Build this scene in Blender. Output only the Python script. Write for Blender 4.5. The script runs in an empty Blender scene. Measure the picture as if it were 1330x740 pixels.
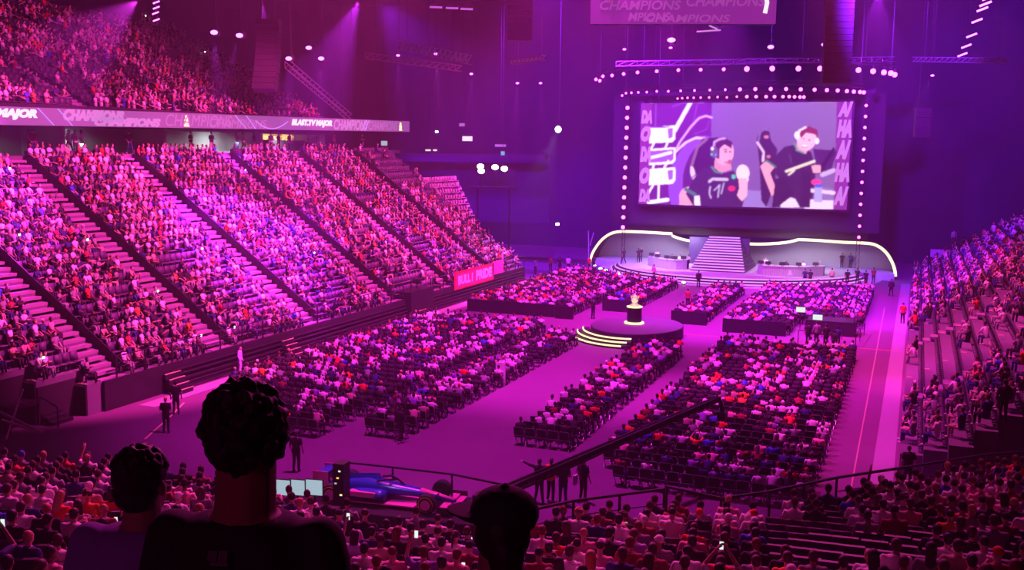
import bpy, math, random
import numpy as np
from mathutils import Vector, Matrix
random.seed(7); rng = np.random.default_rng(7)
PI = math.pi
sc = bpy.context.scene
COL = sc.collection

# ------------------------------------------------------------------ camera
FPX = 1320.0; CAMH = 13.6
YAW = math.atan(525/FPX); PITCH = math.atan(171/FPX); ROLL = math.radians(0.67)
_f = Vector((-math.sin(YAW)*math.cos(PITCH), math.cos(YAW)*math.cos(PITCH), -math.sin(PITCH)))
_r = Vector((math.cos(YAW), math.sin(YAW), 0)); _u = _r.cross(_f)
RT = _r*math.cos(ROLL)+_u*math.sin(ROLL); UP = -_r*math.sin(ROLL)+_u*math.cos(ROLL); FW = _f
CAM = Vector((0, 0, CAMH))
cd = bpy.data.cameras.new('camera'); cam = bpy.data.objects.new('camera', cd); COL.objects.link(cam)
cd.sensor_width = 36; cd.lens = 36*FPX/1330; cd.clip_end = 600; cd.clip_start = 0.05
cam.matrix_world = Matrix(((RT.x, UP.x, -FW.x, 0), (RT.y, UP.y, -FW.y, 0), (RT.z, UP.z, -FW.z, CAMH), (0, 0, 0, 1)))
sc.camera = cam
def ray(x, y): return FW+RT*((x-665)/FPX)-UP*((y-370)/FPX)
def onz(x, y, z):
    d = ray(x, y); return CAM+d*((z-CAMH)/d.z)
def onx(x, y, X):
    d = ray(x, y); return CAM+d*(X/d.x)
def ony(x, y, Y):
    d = ray(x, y); return CAM+d*(Y/d.y)
def at(x, y, d): return CAM+ray(x, y)*d
def proj(p):
    d = Vector(p)-CAM; k = d.dot(FW)
    if k < .3: return (-9999, -9999, k)
    return (665+FPX*d.dot(RT)/k, 370-FPX*d.dot(UP)/k, k)

# ------------------------------------------------------------------ world, exposure, render quality
w = bpy.data.worlds.new('world'); sc.world = w; w.use_nodes = True
w.node_tree.nodes['Background'].inputs[0].default_value = (.02, 0, .04, 1)
w.node_tree.nodes['Background'].inputs[1].default_value = .3
sc.view_settings.view_transform = 'Standard'; sc.view_settings.look = 'None'
sc.view_settings.exposure = 0.0; sc.view_settings.gamma = 1.0
cy = sc.cycles
cy.use_denoising = True; cy.max_bounces = 4; cy.diffuse_bounces = 2; cy.glossy_bounces = 2
cy.transmission_bounces = 4; cy.transparent_max_bounces = 8; cy.volume_bounces = 0
cy.sample_clamp_indirect = 3; cy.use_adaptive_sampling = True; cy.adaptive_threshold = .02
cy.caustics_reflective = False; cy.caustics_refractive = False

# ------------------------------------------------------------------ large lights (lighting rigs under the roof, plus added fill)
def aim(o, tgt):
    o.rotation_euler = (Vector(tgt)-o.location).to_track_quat('-Z', 'Y').to_euler()
def area(loc, tgt, sx, sy, col, power, name='area_lamp', spread=160):
    l = bpy.data.lights.new(name, 'AREA'); l.shape = 'RECTANGLE'; l.size = sx; l.size_y = sy
    l.color = col; l.energy = power; l.spread = math.radians(spread)
    o = bpy.data.objects.new(name, l); COL.objects.link(o); o.location = loc; aim(o, tgt); return o
def spot(loc, tgt, ang, col, power, name='spot_lamp', blend=.5, rad=.15):
    l = bpy.data.lights.new(name, 'SPOT'); l.spot_size = math.radians(ang); l.spot_blend = blend
    l.color = col; l.energy = power; l.shadow_soft_size = rad
    o = bpy.data.objects.new(name, l); COL.objects.link(o); o.location = loc; aim(o, tgt); return o
PINK = (1, .045, .46); MAG = (.88, .022, .76); VIO = (.26, .01, 1)
LK = 2.3
for y in (48, 68, 88):                                        # over the left stands
    spot((-21, y, 31), (-47.5, y+1, 6), 52, PINK, 80000*LK, rad=.8, blend=.35)
spot((-26, 58, 33), (-65, 62, 20), 50, PINK, 28000*LK, rad=.8)
for y, p_ in ((48, .5), (66, 1.0), (90, 1.0)):                # over the floor
    spot((-19.5, y-7, 31.5), (-19.5, y+2, 0), 78, MAG, 50000*p_*LK, rad=1.2)
spot((-4, 52, 31), (-3, 56, 0), 40, (1, .02, .72), 9000*LK, rad=.8)
spot((-27, 40, 31), (-31, 52, 0), 38, (1, .04, .6), 9000*LK, rad=.8)
spot((-8, 70, 31.5), (8, 76, 5), 70, PINK, 40000*LK, rad=.8)
spot((-6, 46, 31), (4, 54, 2), 60, PINK, 17000*LK, rad=.8)
spot((-2, 41, 27), (-2, 17, 6), 66, PINK, 7500*LK, rad=.8)      # rim light on the near stand
spot((-22, 40, 27), (-18, 17, 6), 66, PINK, 24000*LK, rad=.8)
spot((-19.5, 104, 26), (-19.5, 116, 1), 75, (.75, .45, 1), 2500*LK, rad=.6)   # stage wash
for x, tx in ((-28.5, -28), (-25.5, -25.5), (-14, -13.5), (-11, -11)):  # fill added under the arch hood and in front to brighten the stage
    area((x, 119.6, 4.1), (tx, 121.5, .8), 3.5, .6, (.85, .8, 1), 170, 'stage_hood_fill')
    area((x, 110.5, 7.5), (tx, 116.5, 1.2), 2, .6, (.85, .75, 1), 260, 'stage_front_fill', 90)
spot((-19.5, 96, 26), (-19.5, 104, 0), 75, (.6, .12, 1), 3500*LK, rad=.8)
for (x, y, t, p) in ((-60, 108, (-44, 122, 4), 1), (-6, 92, (12, 128, 12), 1.3), (-34, 92, (-40, 126, 8), 1), (-20, 84, (-20, 126, 26), .8)):
    spot((x, y, 31), t, 75, VIO, 60000*p*LK, rad=.8)
area((-4, -16, 24), (-6, 4, 11), 6, 3, (1, .06, .45), 190, 'rear_fill')  # fill added behind the camera to lift the dark foreground figures

# ------------------------------------------------------------------ materials
def nt(name):
    m = bpy.data.materials.new(name); m.use_nodes = True
    return m, m.node_tree.nodes, m.node_tree.links, m.node_tree.nodes['Principled BSDF']
def mat(name, col, rough=.7, metal=0, noise=0, nscale=8, bump=0, emit=None, es=1):
    m, N, L, b = nt(name)
    b.inputs['Base Color'].default_value = (*col, 1); b.inputs['Roughness'].default_value = rough
    b.inputs['Metallic'].default_value = metal
    if noise or bump:
        tc = N.new('ShaderNodeTexCoord'); n = N.new('ShaderNodeTexNoise'); n.inputs['Scale'].default_value = nscale
        n.inputs['Detail'].default_value = 4; L.new(tc.outputs['Object'], n.inputs['Vector'])
        if noise:
            r = N.new('ShaderNodeMapRange'); r.inputs[3].default_value = 1-noise; r.inputs[4].default_value = 1+noise
            L.new(n.outputs['Fac'], r.inputs[0])
            v = N.new('ShaderNodeVectorMath'); v.operation = 'SCALE'; v.inputs[0].default_value = col
            L.new(r.outputs[0], v.inputs['Scale']); L.new(v.outputs[0], b.inputs['Base Color'])
        if bump:
            bp = N.new('ShaderNodeBump'); bp.inputs['Strength'].default_value = bump; bp.inputs['Distance'].default_value = .01
            L.new(n.outputs['Fac'], bp.inputs['Height']); L.new(bp.outputs[0], b.inputs['Normal'])
    if emit:
        b.inputs['Emission Color'].default_value = (*emit, 1); b.inputs['Emission Strength'].default_value = es
    return m
def objcol(name, rough, noise=.15, sc_=30):
    m, N, L, b = nt(name)
    oi = N.new('ShaderNodeObjectInfo'); n = N.new('ShaderNodeTexNoise'); n.inputs['Scale'].default_value = sc_
    tc = N.new('ShaderNodeTexCoord'); L.new(tc.outputs['Object'], n.inputs['Vector'])
    r = N.new('ShaderNodeMapRange'); r.inputs[3].default_value = 1-noise; r.inputs[4].default_value = 1+noise
    L.new(n.outputs['Fac'], r.inputs[0])
    v = N.new('ShaderNodeVectorMath'); v.operation = 'SCALE'
    L.new(oi.outputs['Color'], v.inputs[0]); L.new(r.outputs[0], v.inputs['Scale']); L.new(v.outputs[0], b.inputs['Base Color'])
    b.inputs['Roughness'].default_value = rough; return m
def attrcol(name, rough, emit=False):
    m, N, L, b = nt(name)
    a = N.new('ShaderNodeAttribute'); a.attribute_name = 'col'
    if emit:
        b.inputs['Base Color'].default_value = (.01, .01, .01, 1); b.inputs['Emission Strength'].default_value = 1
        L.new(a.outputs['Color'], b.inputs['Emission Color'])
    else: L.new(a.outputs['Color'], b.inputs['Base Color'])
    b.inputs['Roughness'].default_value = rough; return m
M = dict(
    cloth=objcol('cloth', .85), skin=objcol('skin', .55, .08), hair=objcol('hair', .6, .3, 60),
    crowd=attrcol('crowd_cloth', .8), led=attrcol('screen_led', .5, True),
    floor=mat('floor_carpet', (.15, .065, .14), .75, noise=.12, nscale=.6, bump=.2),
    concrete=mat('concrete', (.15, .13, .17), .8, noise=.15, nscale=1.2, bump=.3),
    tread=mat('step_tread', (.3, .22, .32), .7, noise=.1, nscale=4),
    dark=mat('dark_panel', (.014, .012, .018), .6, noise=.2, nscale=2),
    black=mat('black_metal', (.012, .012, .014), .45),
    rail=mat('rail_metal', (.05, .045, .05), .35, .6),
    steel=mat('steel', (.35, .35, .38), .35, .9),
    fabric=mat('black_fabric', (.02, .018, .022), .85, noise=.3, nscale=40),
    seat=mat('purple_seat', (.08, .05, .11), .6, noise=.1, nscale=6),
    seatdark=mat('dark_seat', (.05, .04, .06), .5),
    wall=mat('grey_wall', (.3, .3, .32), .8, noise=.1, nscale=.5),
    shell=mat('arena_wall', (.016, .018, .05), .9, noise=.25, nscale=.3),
    roof=mat('roof', (.03, .025, .04), .9, noise=.2, nscale=.3),
    stage=mat('stage_floor', (.42, .41, .45), .5, noise=.05, nscale=2),
    desk=mat('brushed_desk', (.6, .6, .65), .35, .5, noise=.25, nscale=14),
    white=mat('white_paint', (.8, .8, .8), .5),
    yellow=mat('yellow_tape', (.85, .85, .35), .6),
    redtape=mat('red_tape', (.7, .12, .1), .6),
    glass=None,
    lamp=mat('lamp_lens', (.1, .1, .1), .3, emit=(1, .045, .55), es=16),
    lampv=mat('violet_lamp_lens', (.1, .1, .1), .3, emit=(.7, .09, 1), es=9),
    lampw=mat('white_lamp_lens', (.1, .1, .1), .3, emit=(.9, .9, .85), es=14),
    arch=mat('warm_led_strip', (.1, .1, .1), .3, emit=(1, .86, .42), es=1.7),
    stepled=mat('violet_led_strip', (.1, .1, .1), .3, emit=(.62, .2, .95), es=1.5),
    yled=mat('yellow_led_strip', (.1, .1, .1), .3, emit=(1, .9, .35), es=1.5),
    phone=mat('phone_screen', (.02, .02, .02), .2, emit=(.8, .95, .9), es=1.0),
    monitor=mat('monitor_picture', (.02, .02, .02), .2, emit=(.45, .62, .72), es=.8),
    bar=mat('warm_shelf_light', (.1, .1, .1), .4, emit=(1, .62, .15), es=1.3),
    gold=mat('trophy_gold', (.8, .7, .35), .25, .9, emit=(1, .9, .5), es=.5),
    blue=mat('blue_paint', (.03, .05, .45), .25), pink=mat('pink_paint', (.9, .1, .45), .3),
    tyre=mat('tyre_rubber', (.02, .02, .02), .7), tyreband=mat('tyre_band', (.8, .3, .05), .5),
    carbon=mat('carbon', (.02, .02, .025), .3),
)
def gl():
    m, N, L, b = nt('railing_glass')
    b.inputs['Base Color'].default_value = (.75, .7, .8, 1); b.inputs['Roughness'].default_value = .05
    b.inputs['Alpha'].default_value = .12; return m
M['glass'] = gl()

# ------------------------------------------------------------------ helpers
class MB:
    def __init__(s): s.v = []; s.f = []
    def add(s, V, F):
        o = len(s.v); s.v += [tuple(p) for p in V]; s.f += [tuple(i+o for i in q) for q in F]; return s
    def box(s, c, d, rz=0, R=None):
        hx, hy, hz = d[0]/2, d[1]/2, d[2]/2
        P = [Vector((x, y, z)) for x in (-hx, hx) for y in (-hy, hy) for z in (-hz, hz)]
        R = R or Matrix.Rotation(rz, 3, 'Z'); c = Vector(c)
        return s.add([R@p+c for p in P], [(0, 1, 3, 2), (4, 6, 7, 5), (0, 4, 5, 1), (2, 3, 7, 6), (0, 2, 6, 4), (1, 5, 7, 3)])
    def bar(s, a, b, wd, h=None, up=Vector((0, 0, 1))):
        a = Vector(a); b = Vector(b); h = h or wd; t = (b-a)
        if t.length < 1e-6: return s
        t.normalize(); x = t.cross(up)
        if x.length < 1e-3: x = Vector((1, 0, 0))
        x.normalize(); y = x.cross(t); P = []
        for p in (a, b):
            for i, j in ((-1, -1), (1, -1), (1, 1), (-1, 1)): P.append(p+x*(wd/2*i)+y*(h/2*j))
        return s.add(P, [(0, 1, 2, 3), (7, 6, 5, 4), (0, 4, 5, 1), (1, 5, 6, 2), (2, 6, 7, 3), (3, 7, 4, 0)])
    def rings(s, R, n, caps=True):
        """R: list of (centre, u, v)"""
        V = []; F = []
        for c, u, v in R:
            for k in range(n):
                a = 2*PI*k/n; V.append(Vector(c)+Vector(u)*math.cos(a)+Vector(v)*math.sin(a))
        for i in range(len(R)-1):
            for k in range(n):
                F.append((i*n+k, i*n+(k+1) % n, (i+1)*n+(k+1) % n, (i+1)*n+k))
        if caps:
            F.append(tuple(reversed(range(n)))); F.append(tuple((len(R)-1)*n+k for k in range(n)))
        return s.add(V, F)
    def limb(s, a, b, r0, r1, n=8, round_=True):
        a = Vector(a); b = Vector(b); t = b-a; L = t.length
        if L < 1e-6: return s
        t.normalize(); u = t.orthogonal().normalized(); v = t.cross(u); R = []
        if round_:
            R += [(a-t*r0*.85, u*r0*.5, v*r0*.5), (a-t*r0*.45, u*r0*.88, v*r0*.88)]
        R += [(a, u*r0, v*r0), (b, u*r1, v*r1)]
        if round_: R += [(b+t*r1*.45, u*r1*.88, v*r1*.88), (b+t*r1*.85, u*r1*.5, v*r1*.5)]
        return s.rings(R, n)
    def tube(s, pts, r, n=6):
        pts = [Vector(p) for p in pts]; R = []; u = None
        for i, p in enumerate(pts):
            t = (pts[min(i+1, len(pts)-1)]-pts[max(i-1, 0)]).normalized()
            if u is None: u = t.orthogonal().normalized()
            u = (u-t*u.dot(t)).normalized(); v = t.cross(u); rr = r[i] if isinstance(r, (list, tuple)) else r
            R.append((p, u*rr, v*rr))
        return s.rings(R, n)
    def ell(s, c, r, n=10, m=7, R=None):
        c = Vector(c); Q = []
        R = R or Matrix.Identity(3)
        for i in range(m):
            a = PI*(i+.5)/m; zz = -math.cos(a)*r[2]; k = math.sin(a)
            Q.append((c+R@Vector((0, 0, zz)), R@Vector((r[0]*k, 0, 0)), R@Vector((0, r[1]*k, 0))))
        return s.rings(Q, n)
    def cyl(s, c, r, h, n=16, r2=None, ax=None):
        c = Vector(c); ax = Vector(ax or (0, 0, 1)).normalized(); u = ax.orthogonal().normalized(); v = ax.cross(u); r2 = r if r2 is None else r2
        return s.rings([(c, u*r, v*r), (c+ax*h, u*r2, v*r2)], n)
    def lathe(s, c, prof, n=16, sx=1, sy=1):
        c = Vector(c); return s.rings([(c+Vector((0, 0, z)), Vector((r*sx, 0, 0)), Vector((0, r*sy, 0))) for r, z in prof], n)
    def prism(s, poly, z0, z1):
        n = len(poly)
        return s.add([(x, y, z0) for x, y in poly]+[(x, y, z1) for x, y in poly],
                     [tuple(reversed(range(n))), tuple(range(n, 2*n))]+[(i, (i+1) % n, n+(i+1) % n, n+i) for i in range(n)])
    def mesh(s, name, m=None, smooth=False):
        me = bpy.data.meshes.new(name); me.from_pydata([tuple(p) for p in s.v], [], s.f)
        if smooth: me.polygons.foreach_set('use_smooth', [True]*len(me.polygons))
        if m: me.materials.append(m)
        return me
    def build(s, name, m, parent=None, origin=None, smooth=False):
        if origin is not None:
            o = Vector(origin); s.v = [tuple(Vector(p)-o) for p in s.v]
        return link(name, s.mesh(name, m, smooth), parent, origin if parent is None else None)
def link(name, me, parent=None, loc=None, rz=0):
    o = bpy.data.objects.new(name, me); COL.objects.link(o)
    if parent is not None: o.parent = parent
    if loc is not None: o.location = loc
    if rz: o.rotation_euler = (0, 0, rz)
    return o
def tag(o, label=None, cat=None, group=None, kind=None):
    if label: o['label'] = label
    if cat: o['category'] = cat
    if group: o['group'] = group
    if kind: o['kind'] = kind
    return o
def thing(name, loc, rz, label, cat, group=None):
    o = link(name, None, None, loc, rz); o.empty_display_size = .2; return tag(o, label, cat, group)
def struct(name, mb, m, **k): return tag(mb.build(name, m, **k), kind='structure')
WORDS = 'zeroth first second third fourth fifth sixth seventh eighth ninth tenth eleventh twelfth thirteenth fourteenth fifteenth sixteenth seventeenth eighteenth nineteenth twentieth'.split()
def nth(n):
    if n <= 20: return WORDS[n]
    t = {2: 'twenty', 3: 'thirty', 4: 'forty', 5: 'fifty', 6: 'sixty', 7: 'seventy', 8: 'eighty'}[n//10]
    return t+('ieth' if False else '-'+WORDS[n % 10]) if n % 10 else t[:-1]+'ieth'
def text_mb(s, size, shear=0, bold=0, depth=.01):
    cu = bpy.data.curves.new('text', 'FONT'); cu.body = s; cu.size = size; cu.shear = shear; cu.offset = bold; cu.extrude = depth; cu.resolution_u = 3
    o = bpy.data.objects.new('t', cu); COL.objects.link(o); bpy.context.view_layer.update()
    dg = bpy.context.evaluated_depsgraph_get(); me = bpy.data.meshes.new_from_object(o.evaluated_get(dg))
    V = [v.co.copy() for v in me.vertices]; F = [tuple(p.vertices) for p in me.polygons]
    bpy.data.objects.remove(o); bpy.data.curves.remove(cu); bpy.data.meshes.remove(me)
    wd = max(v.x for v in V)-min(v.x for v in V) if V else 1; x0 = min(v.x for v in V); y0 = min(v.y for v in V); h = max(v.y for v in V)-y0
    return [Vector((v.x-x0, v.y-y0, v.z)) for v in V], F, wd, h
def lettering(s, org, ux, uy, wd, h, m, parent, shear=.2, bold=0, name='lettering', off=.03, origin=None):
    """letters stretched to wd x h on the plane (org, ux, uy)"""
    V, F, w0, h0 = text_mb(s, 1, shear, bold); ux = Vector(ux).normalized(); uy = Vector(uy).normalized(); nn = ux.cross(uy)
    b = MB(); b.add([Vector(org)+ux*(v.x/w0*wd)+uy*(v.y/h0*h)+nn*(v.z+off) for v in V], F)
    return b.build(name, m, parent, origin)

# ------------------------------------------------------------------ building shell
TILT = .015
def ztop(Y): return 13.0+TILT*(Y-48)
struct('floor', MB().box((-19, 55, -.1), (150, 190, .2)), M['floor'])
struct('wall_back', MB().box((-19, 142, 18), (150, .5, 36)), M['shell'])
struct('wall_left', MB().box((-84, 55, 18), (.5, 180, 36)), M['shell'])
struct('wall_right', MB().box((46, 55, 18), (.5, 180, 36)), M['shell'])
struct('wall_front', MB().box((-19, -34, 18), (150, .5, 36)), M['shell'])
struct('ceiling', MB().box((-19, 55, 36), (150, 190, .4)), M['roof'])
hz = bpy.data.materials.new('haze'); hz.use_nodes = True; N = hz.node_tree.nodes; N.clear()
vs = N.new('ShaderNodeVolumeScatter'); vs.inputs['Density'].default_value = .0010; vs.inputs['Anisotropy'].default_value = .25
vs.inputs['Color'].default_value = (1, 1, 1, 1)
oo = N.new('ShaderNodeOutputMaterial'); hz.node_tree.links.new(vs.outputs[0], oo.inputs['Volume'])
tag(MB().box((-19, 54, 17.85), (128, 172, 35.3)).build('haze', hz), 'thin stage haze filling the whole arena', 'haze', kind='stuff')

# left lower stand ------------------------------------------------------------
NR = 19; RUN = .86; Z1 = 1.6; X1 = -38.9
RISE = (13.0-Z1)/NR
YA, YB = 40.2, 101.0
AISL = [41.0, 50.0, 60.0, 71.5, 82.0, 92.0]
def lrow(k, Y):   # centre X and floor z of row k
    x = X1-RUN*(k+.5); return x, Z1+RISE*k+TILT*(Y-48)*k/NR
def tier(name, x0, sgn, nr, run, z1, rise, ya, yb, m, tilt=TILT, base=0):
    b = MB()
    prof = [(x0, base), (x0, z1)]
    for k in range(nr):
        prof.append((x0+sgn*run*(k+1), z1+rise*k)); prof.append((x0+sgn*run*(k+1), z1+rise*(k+1)))
    prof.append((x0+sgn*run*nr, base)); n = len(prof)
    V = []
    for Y in (ya, yb):
        for x, z in prof:
            f = max(0, (z-z1)/(rise*nr)); V.append((x, Y, z+tilt*(Y-48)*f))
    F = [tuple(range(n)), tuple(reversed(range(n, 2*n)))]+[(i, (i+1) % n, n+(i+1) % n, n+i) for i in range(n)]
    if sgn < 0: F = [tuple(reversed(q)) for q in F]
    b.add(V, F); return struct(name, b, m)
def ya_(k): return [39.2, 36.8, 34.6, 32.6][k] if k < 4 else 29.0
b = MB()
for k in range(NR):
    x0, x1 = X1-RUN*k, X1-RUN*(k+1); za, zb_ = Z1+RISE*k+TILT*(ya_(k)-48)*k/NR, Z1+RISE*k+TILT*(YB-48)*k/NR
    V = [(x1, ya_(k), 0), (x0, ya_(k), 0), (x0, YB, 0), (x1, YB, 0), (x1, ya_(k), za), (x0, ya_(k), za), (x0, YB, zb_), (x1, YB, zb_)]
    b.add(V, [(3, 2, 1, 0), (4, 5, 6, 7), (0, 1, 5, 4), (1, 2, 6, 5), (2, 3, 7, 6), (3, 0, 4, 7)])
lt = struct('seating_tier', b, M['concrete'])
def aisle_steps(par, rowf, x0, sgn, nr, run, rise, Y, wd=1.25, mname='step'):
    me = None
    for k in range(nr):
        for j in (0, 1):
            if me is None:
                me = MB().box((0, 0, 0), (run*.52, wd, .16)).mesh(mname, M['tread'])
                mn = MB().box((0, 0, 0), (.05, wd, .02)).mesh('nosing', M['white'])
            x, z = rowf(k, Y); o = link('step', me, par, (x+sgn*run*(.25 if j else -.25), Y, z+(.09 if j else -.09)+.02+j*rise*.0))
            o.location.z = z+(rise*.5*j)-.05+.02
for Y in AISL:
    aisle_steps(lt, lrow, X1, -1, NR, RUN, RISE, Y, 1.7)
    (xa, za), (xb_, zb_) = lrow(0, Y), lrow(NR-1, Y); t = thing('aisle_strip', (xa, Y+.95, za), 0, 'dark sloping handrail panel on the far side of the %s aisle of the left stand' % nth(AISL.index(Y)+1), 'railing', 'aisle handrails of the left stand')
    MB().bar((0, 0, .5), (xb_-xa, 0, zb_-za+.5), .06, .62).build('panel', M['dark'], t)  # dark strip along the aisle's far side, built as a panel on posts
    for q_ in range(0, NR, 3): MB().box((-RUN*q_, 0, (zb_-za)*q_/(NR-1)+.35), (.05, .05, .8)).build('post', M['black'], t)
# retractable front bleacher face: dark slatted risers along the floor edge
b = MB()
for k in range(6):
    b.box((X1+.55-.08*k, (YA+YB)/2+2, .12+.26*k), (.12, YB-YA-6, .07))
b.box((X1+.12, (YA+YB)/2, .8), (.16, YB-YA, 1.6))
tag(b.build('bleacher_front', M['dark']), 'dark slatted front of the retracted bleacher along the left floor edge', 'bleacher')
def railing(name, pts, h, label, nsp=2.0, glass=False, mids=2, m=None, cat='railing'):
    m = m or M['rail']
    base = Vector(pts[0]); t = thing(name, base, 0, label, cat)
    top = MB(); mid = MB()
    for a, c in zip(pts[:-1], pts[1:]):
        a = Vector(a); c = Vector(c); up = Vector((0, 0, h)); top.bar(a+up, c+up, .06)
        for q in range(mids): mid.bar(a+up*((q+1)/(mids+1)), c+up*((q+1)/(mids+1)), .025)
        L = (c-a).length; n = max(1, round(L/nsp))
        for i in range(n+1):
            if i == n and c != Vector(pts[-1]): continue
            p = a.lerp(c, i/n); MB().box(p+Vector((0, 0, h/2)), (.06, .06, h)).build('post', m, t, base)
        if glass:
            g = MB(); g.bar(a+up*.5, c+up*.5, .012, h*.86); g.build('glass_panel', M['glass'], t, base)
    top.build('top_rail', m, t, base)
    if mids: mid.build('mid_rail', m, t, base)
    return t
railing('guard_rail', [(X1+.1, YA+1, Z1), (X1+.1, 73.5, Z1)], 1.15, 'long dark guard rail on the lower edge of the left stand', 2.2)
railing('guard_rail', [(X1+.1, 78.5, Z1), (X1+.1, YB, Z1)], 1.15, 'guard rail at the far end of the left stand near the banner', 2.4)
# yellow lit front stairs in the bleacher face
for Y, s in ((45.2, 'near the bottom left corner'), (56.5, 'below the middle of the left stand'), (75.2, 'beside the dark camera position')):
    t = thing('access_stair', (X1+.9, Y, 0), 0, 'short black stair with pale yellow nosings '+s, 'stairs', 'access stairs of the left stand')
    for k in range(5):
        o = MB().box((.2-.28*k, 0, .13+.28*k), (.3, 1.3, .26)).build('step', M['dark'], t); MB().box((.34-.28*k, 0, .265+.28*k), (.05, 1.3, .03)).build('nosing', M['yellow'], o)
# concourse above the lower stand
b = MB(); XC = X1-RUN*NR
def slab(b, x0, x1, ya, yb, za, zb, th):   # tilted slab along Y
    V = [(x, y, z-d) for x in (x0, x1) for (y, z) in ((ya, za), (yb, zb)) for d in (0, th)]
    return b.add(V, [(0, 1, 3, 2), (4, 6, 7, 5), (0, 4, 5, 1), (2, 3, 7, 6), (0, 2, 6, 4), (1, 5, 7, 3)])
CY0, CY1 = 30, 104
struct('concourse_floor', slab(MB(), XC-6, XC, CY0, CY1, ztop(CY0), ztop(CY1), .4), M['concrete'])
struct('wall_concourse', slab(MB(), XC-5.2, XC-5, CY0, 96, ztop(CY0)+3, ztop(96)+3, 3), M['wall'])
b = MB()
for Y in (46, 55.5, 66, 79, 89): slab(b, XC-5, XC-1.2, Y, Y+.35, ztop(Y)+3, ztop(Y)+3, 3)
struct('wall_partition', b, M['wall'])
RX = -54.0
def rz0(Y): return 15.0+(15.88-15.0)*(Y-48.2)/(103.6-48.2)
struct('concourse_ceiling', slab(MB(), XC-6, RX-.4, CY0, 103.6, rz0(CY0)+.2, rz0(103.6)+.2, .2), M['dark'])
b = MB()
for Y in (49, 58, 67, 76, 84, 91):                           # light panels of the concourse
    area((XC-3.6, Y, rz0(Y)-.15), (XC-4.9, Y, 12.5), 1.0, 5.0, (.8, .9, .85), 650, 'concourse_lamp')
# ribbon board
rb = thing('ribbon_board', (RX, 30, rz0(30)), 0, 'long mauve LED ribbon board with white tournament lettering above the left stand', 'screen')
RO = Vector((RX, 30, rz0(30)))
def rib(Y, v): return Vector((RX+.12, Y, rz0(Y)+v*1.16))
slab(MB(), RX-.1, RX+.1, 30, 103.6, rz0(30)+1.16, rz0(103.6)+1.16, 1.16).build('led_face', mat('ribbon_led', (.05, .02, .05), .5, emit=(.30, .075, .33), es=1, noise=0), rb, RO)
slab(MB(), RX-.5, RX-.12, 30, 103.8, rz0(30)+1.2, rz0(103.8)+1.2, 1.25).build('housing', M['black'], rb, RO)
mw = mat('white_led', (.1, .1, .1), .4, emit=(1, .92, 1), es=1); ml = mat('mauve_led', (.1, .1, .1), .4, emit=(.48, .19, .56), es=1)
mf = mat('faint_mauve_led', (.1, .1, .1), .4, emit=(.37, .12, .41), es=1); mv = mat('violet_led', (.1, .1, .1), .4, emit=(.5, .22, 1), es=1.2)
def ribt(s, xa, xb, v0, v1, m, bold=.02, shear=.25):
    a = onx(xa, 150, RX); c = onx(xb, 156, RX); Ya, Yb = a.y, c.y; p = rib(Ya, v0); q = rib(Yb, v0)
    lettering(s, p, q-p, (0, 0, 1), Yb-Ya, 1.16*(v1-v0), m, rb, shear, bold, off=.01, origin=RO)
ribt('MAJOR', -8, 47, .28, .9, mw, .075); ribt('CHAMPIONS', 80, 160, .3, .98, ml, .08); ribt('CHAMPIONS', 120, 207, .02, .58, ml, .08)
ribt('CHAMPIONS', 213, 300, .1, .9, mf, 0); ribt('CHAMPIONS', 270, 345, .05, .7, mf, 0)
ribt('BLAST.TV MAJOR', 377, 430, .22, .85, mw, .08); ribt('CHAMPIONS', 432, 476, .05, .95, ml, .03); ribt('CHAMPIONS', 477, 515, .1, .9, mf, .02)
for xa, xb in ((47, 68), (73, 92), (303, 318), (318, 330), (474, 468), (478, 472)):
    a = rib(onx(xa, 145, RX).y, .98); c = rib(onx(xb, 165, RX).y, .02); MB().bar(a, c, .02, .16, Vector((1, 0, 0))).build('light_line', mv, rb, RO)
pts = [rib(onx(330+42*i/12, 150, RX).y, .95-.9*math.sin(PI*(.12+.76*i/12))) for i in range(13)]
MB().tube(pts, .05, 4).build('light_line', mv, rb, RO)
for xx in (241, 519):
    Yc = onx(xx, 156, RX).y; b = MB()
    for i, (hw, v) in enumerate(((.45, .12), (.32, .3), (.38, .45), (.2, .6), (.22, .72))):
        b.box(rib(Yc, v+.05), (.02, hw*2*.75, .17))
    b.build('trophy_icon', M['yled'], rb, RO)
# bar kiosk on the concourse
Yk0, Yk1 = onx(347, 180, XC-3).y, onx(394, 180, XC-3).y; zk = ztop(Yk0)
kb = thing('bar_kiosk', (XC-3.2, (Yk0+Yk1)/2, zk), 0, 'warmly lit bar kiosk with glowing shelves on the left concourse', 'kiosk')
L_ = Yk1-Yk0
MB().box((0, 0, .55), (.7, L_, 1.1)).build('counter', M['dark'], kb)
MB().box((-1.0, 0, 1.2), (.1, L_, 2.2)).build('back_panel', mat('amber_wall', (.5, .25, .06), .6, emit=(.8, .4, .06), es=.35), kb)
for z in (1.0, 1.45, 1.9): MB().box((-.85, 0, z), (.25, L_*.92, .05)).build('shelf', M['bar'], kb)
for i in range(9): MB().box((-.8, L_*(.15+.03*i), 1.3), (.05, .06, 1.7)).build('slat', M['bar'], kb)
MB().bar((.3, -L_*.35, 0), (.3, -L_*.05, 1.4), .09).bar((.3, -L_*.05, 0), (.3, -L_*.35, 1.4), .09).build('cross_frame', M['bar'], kb)

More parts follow.
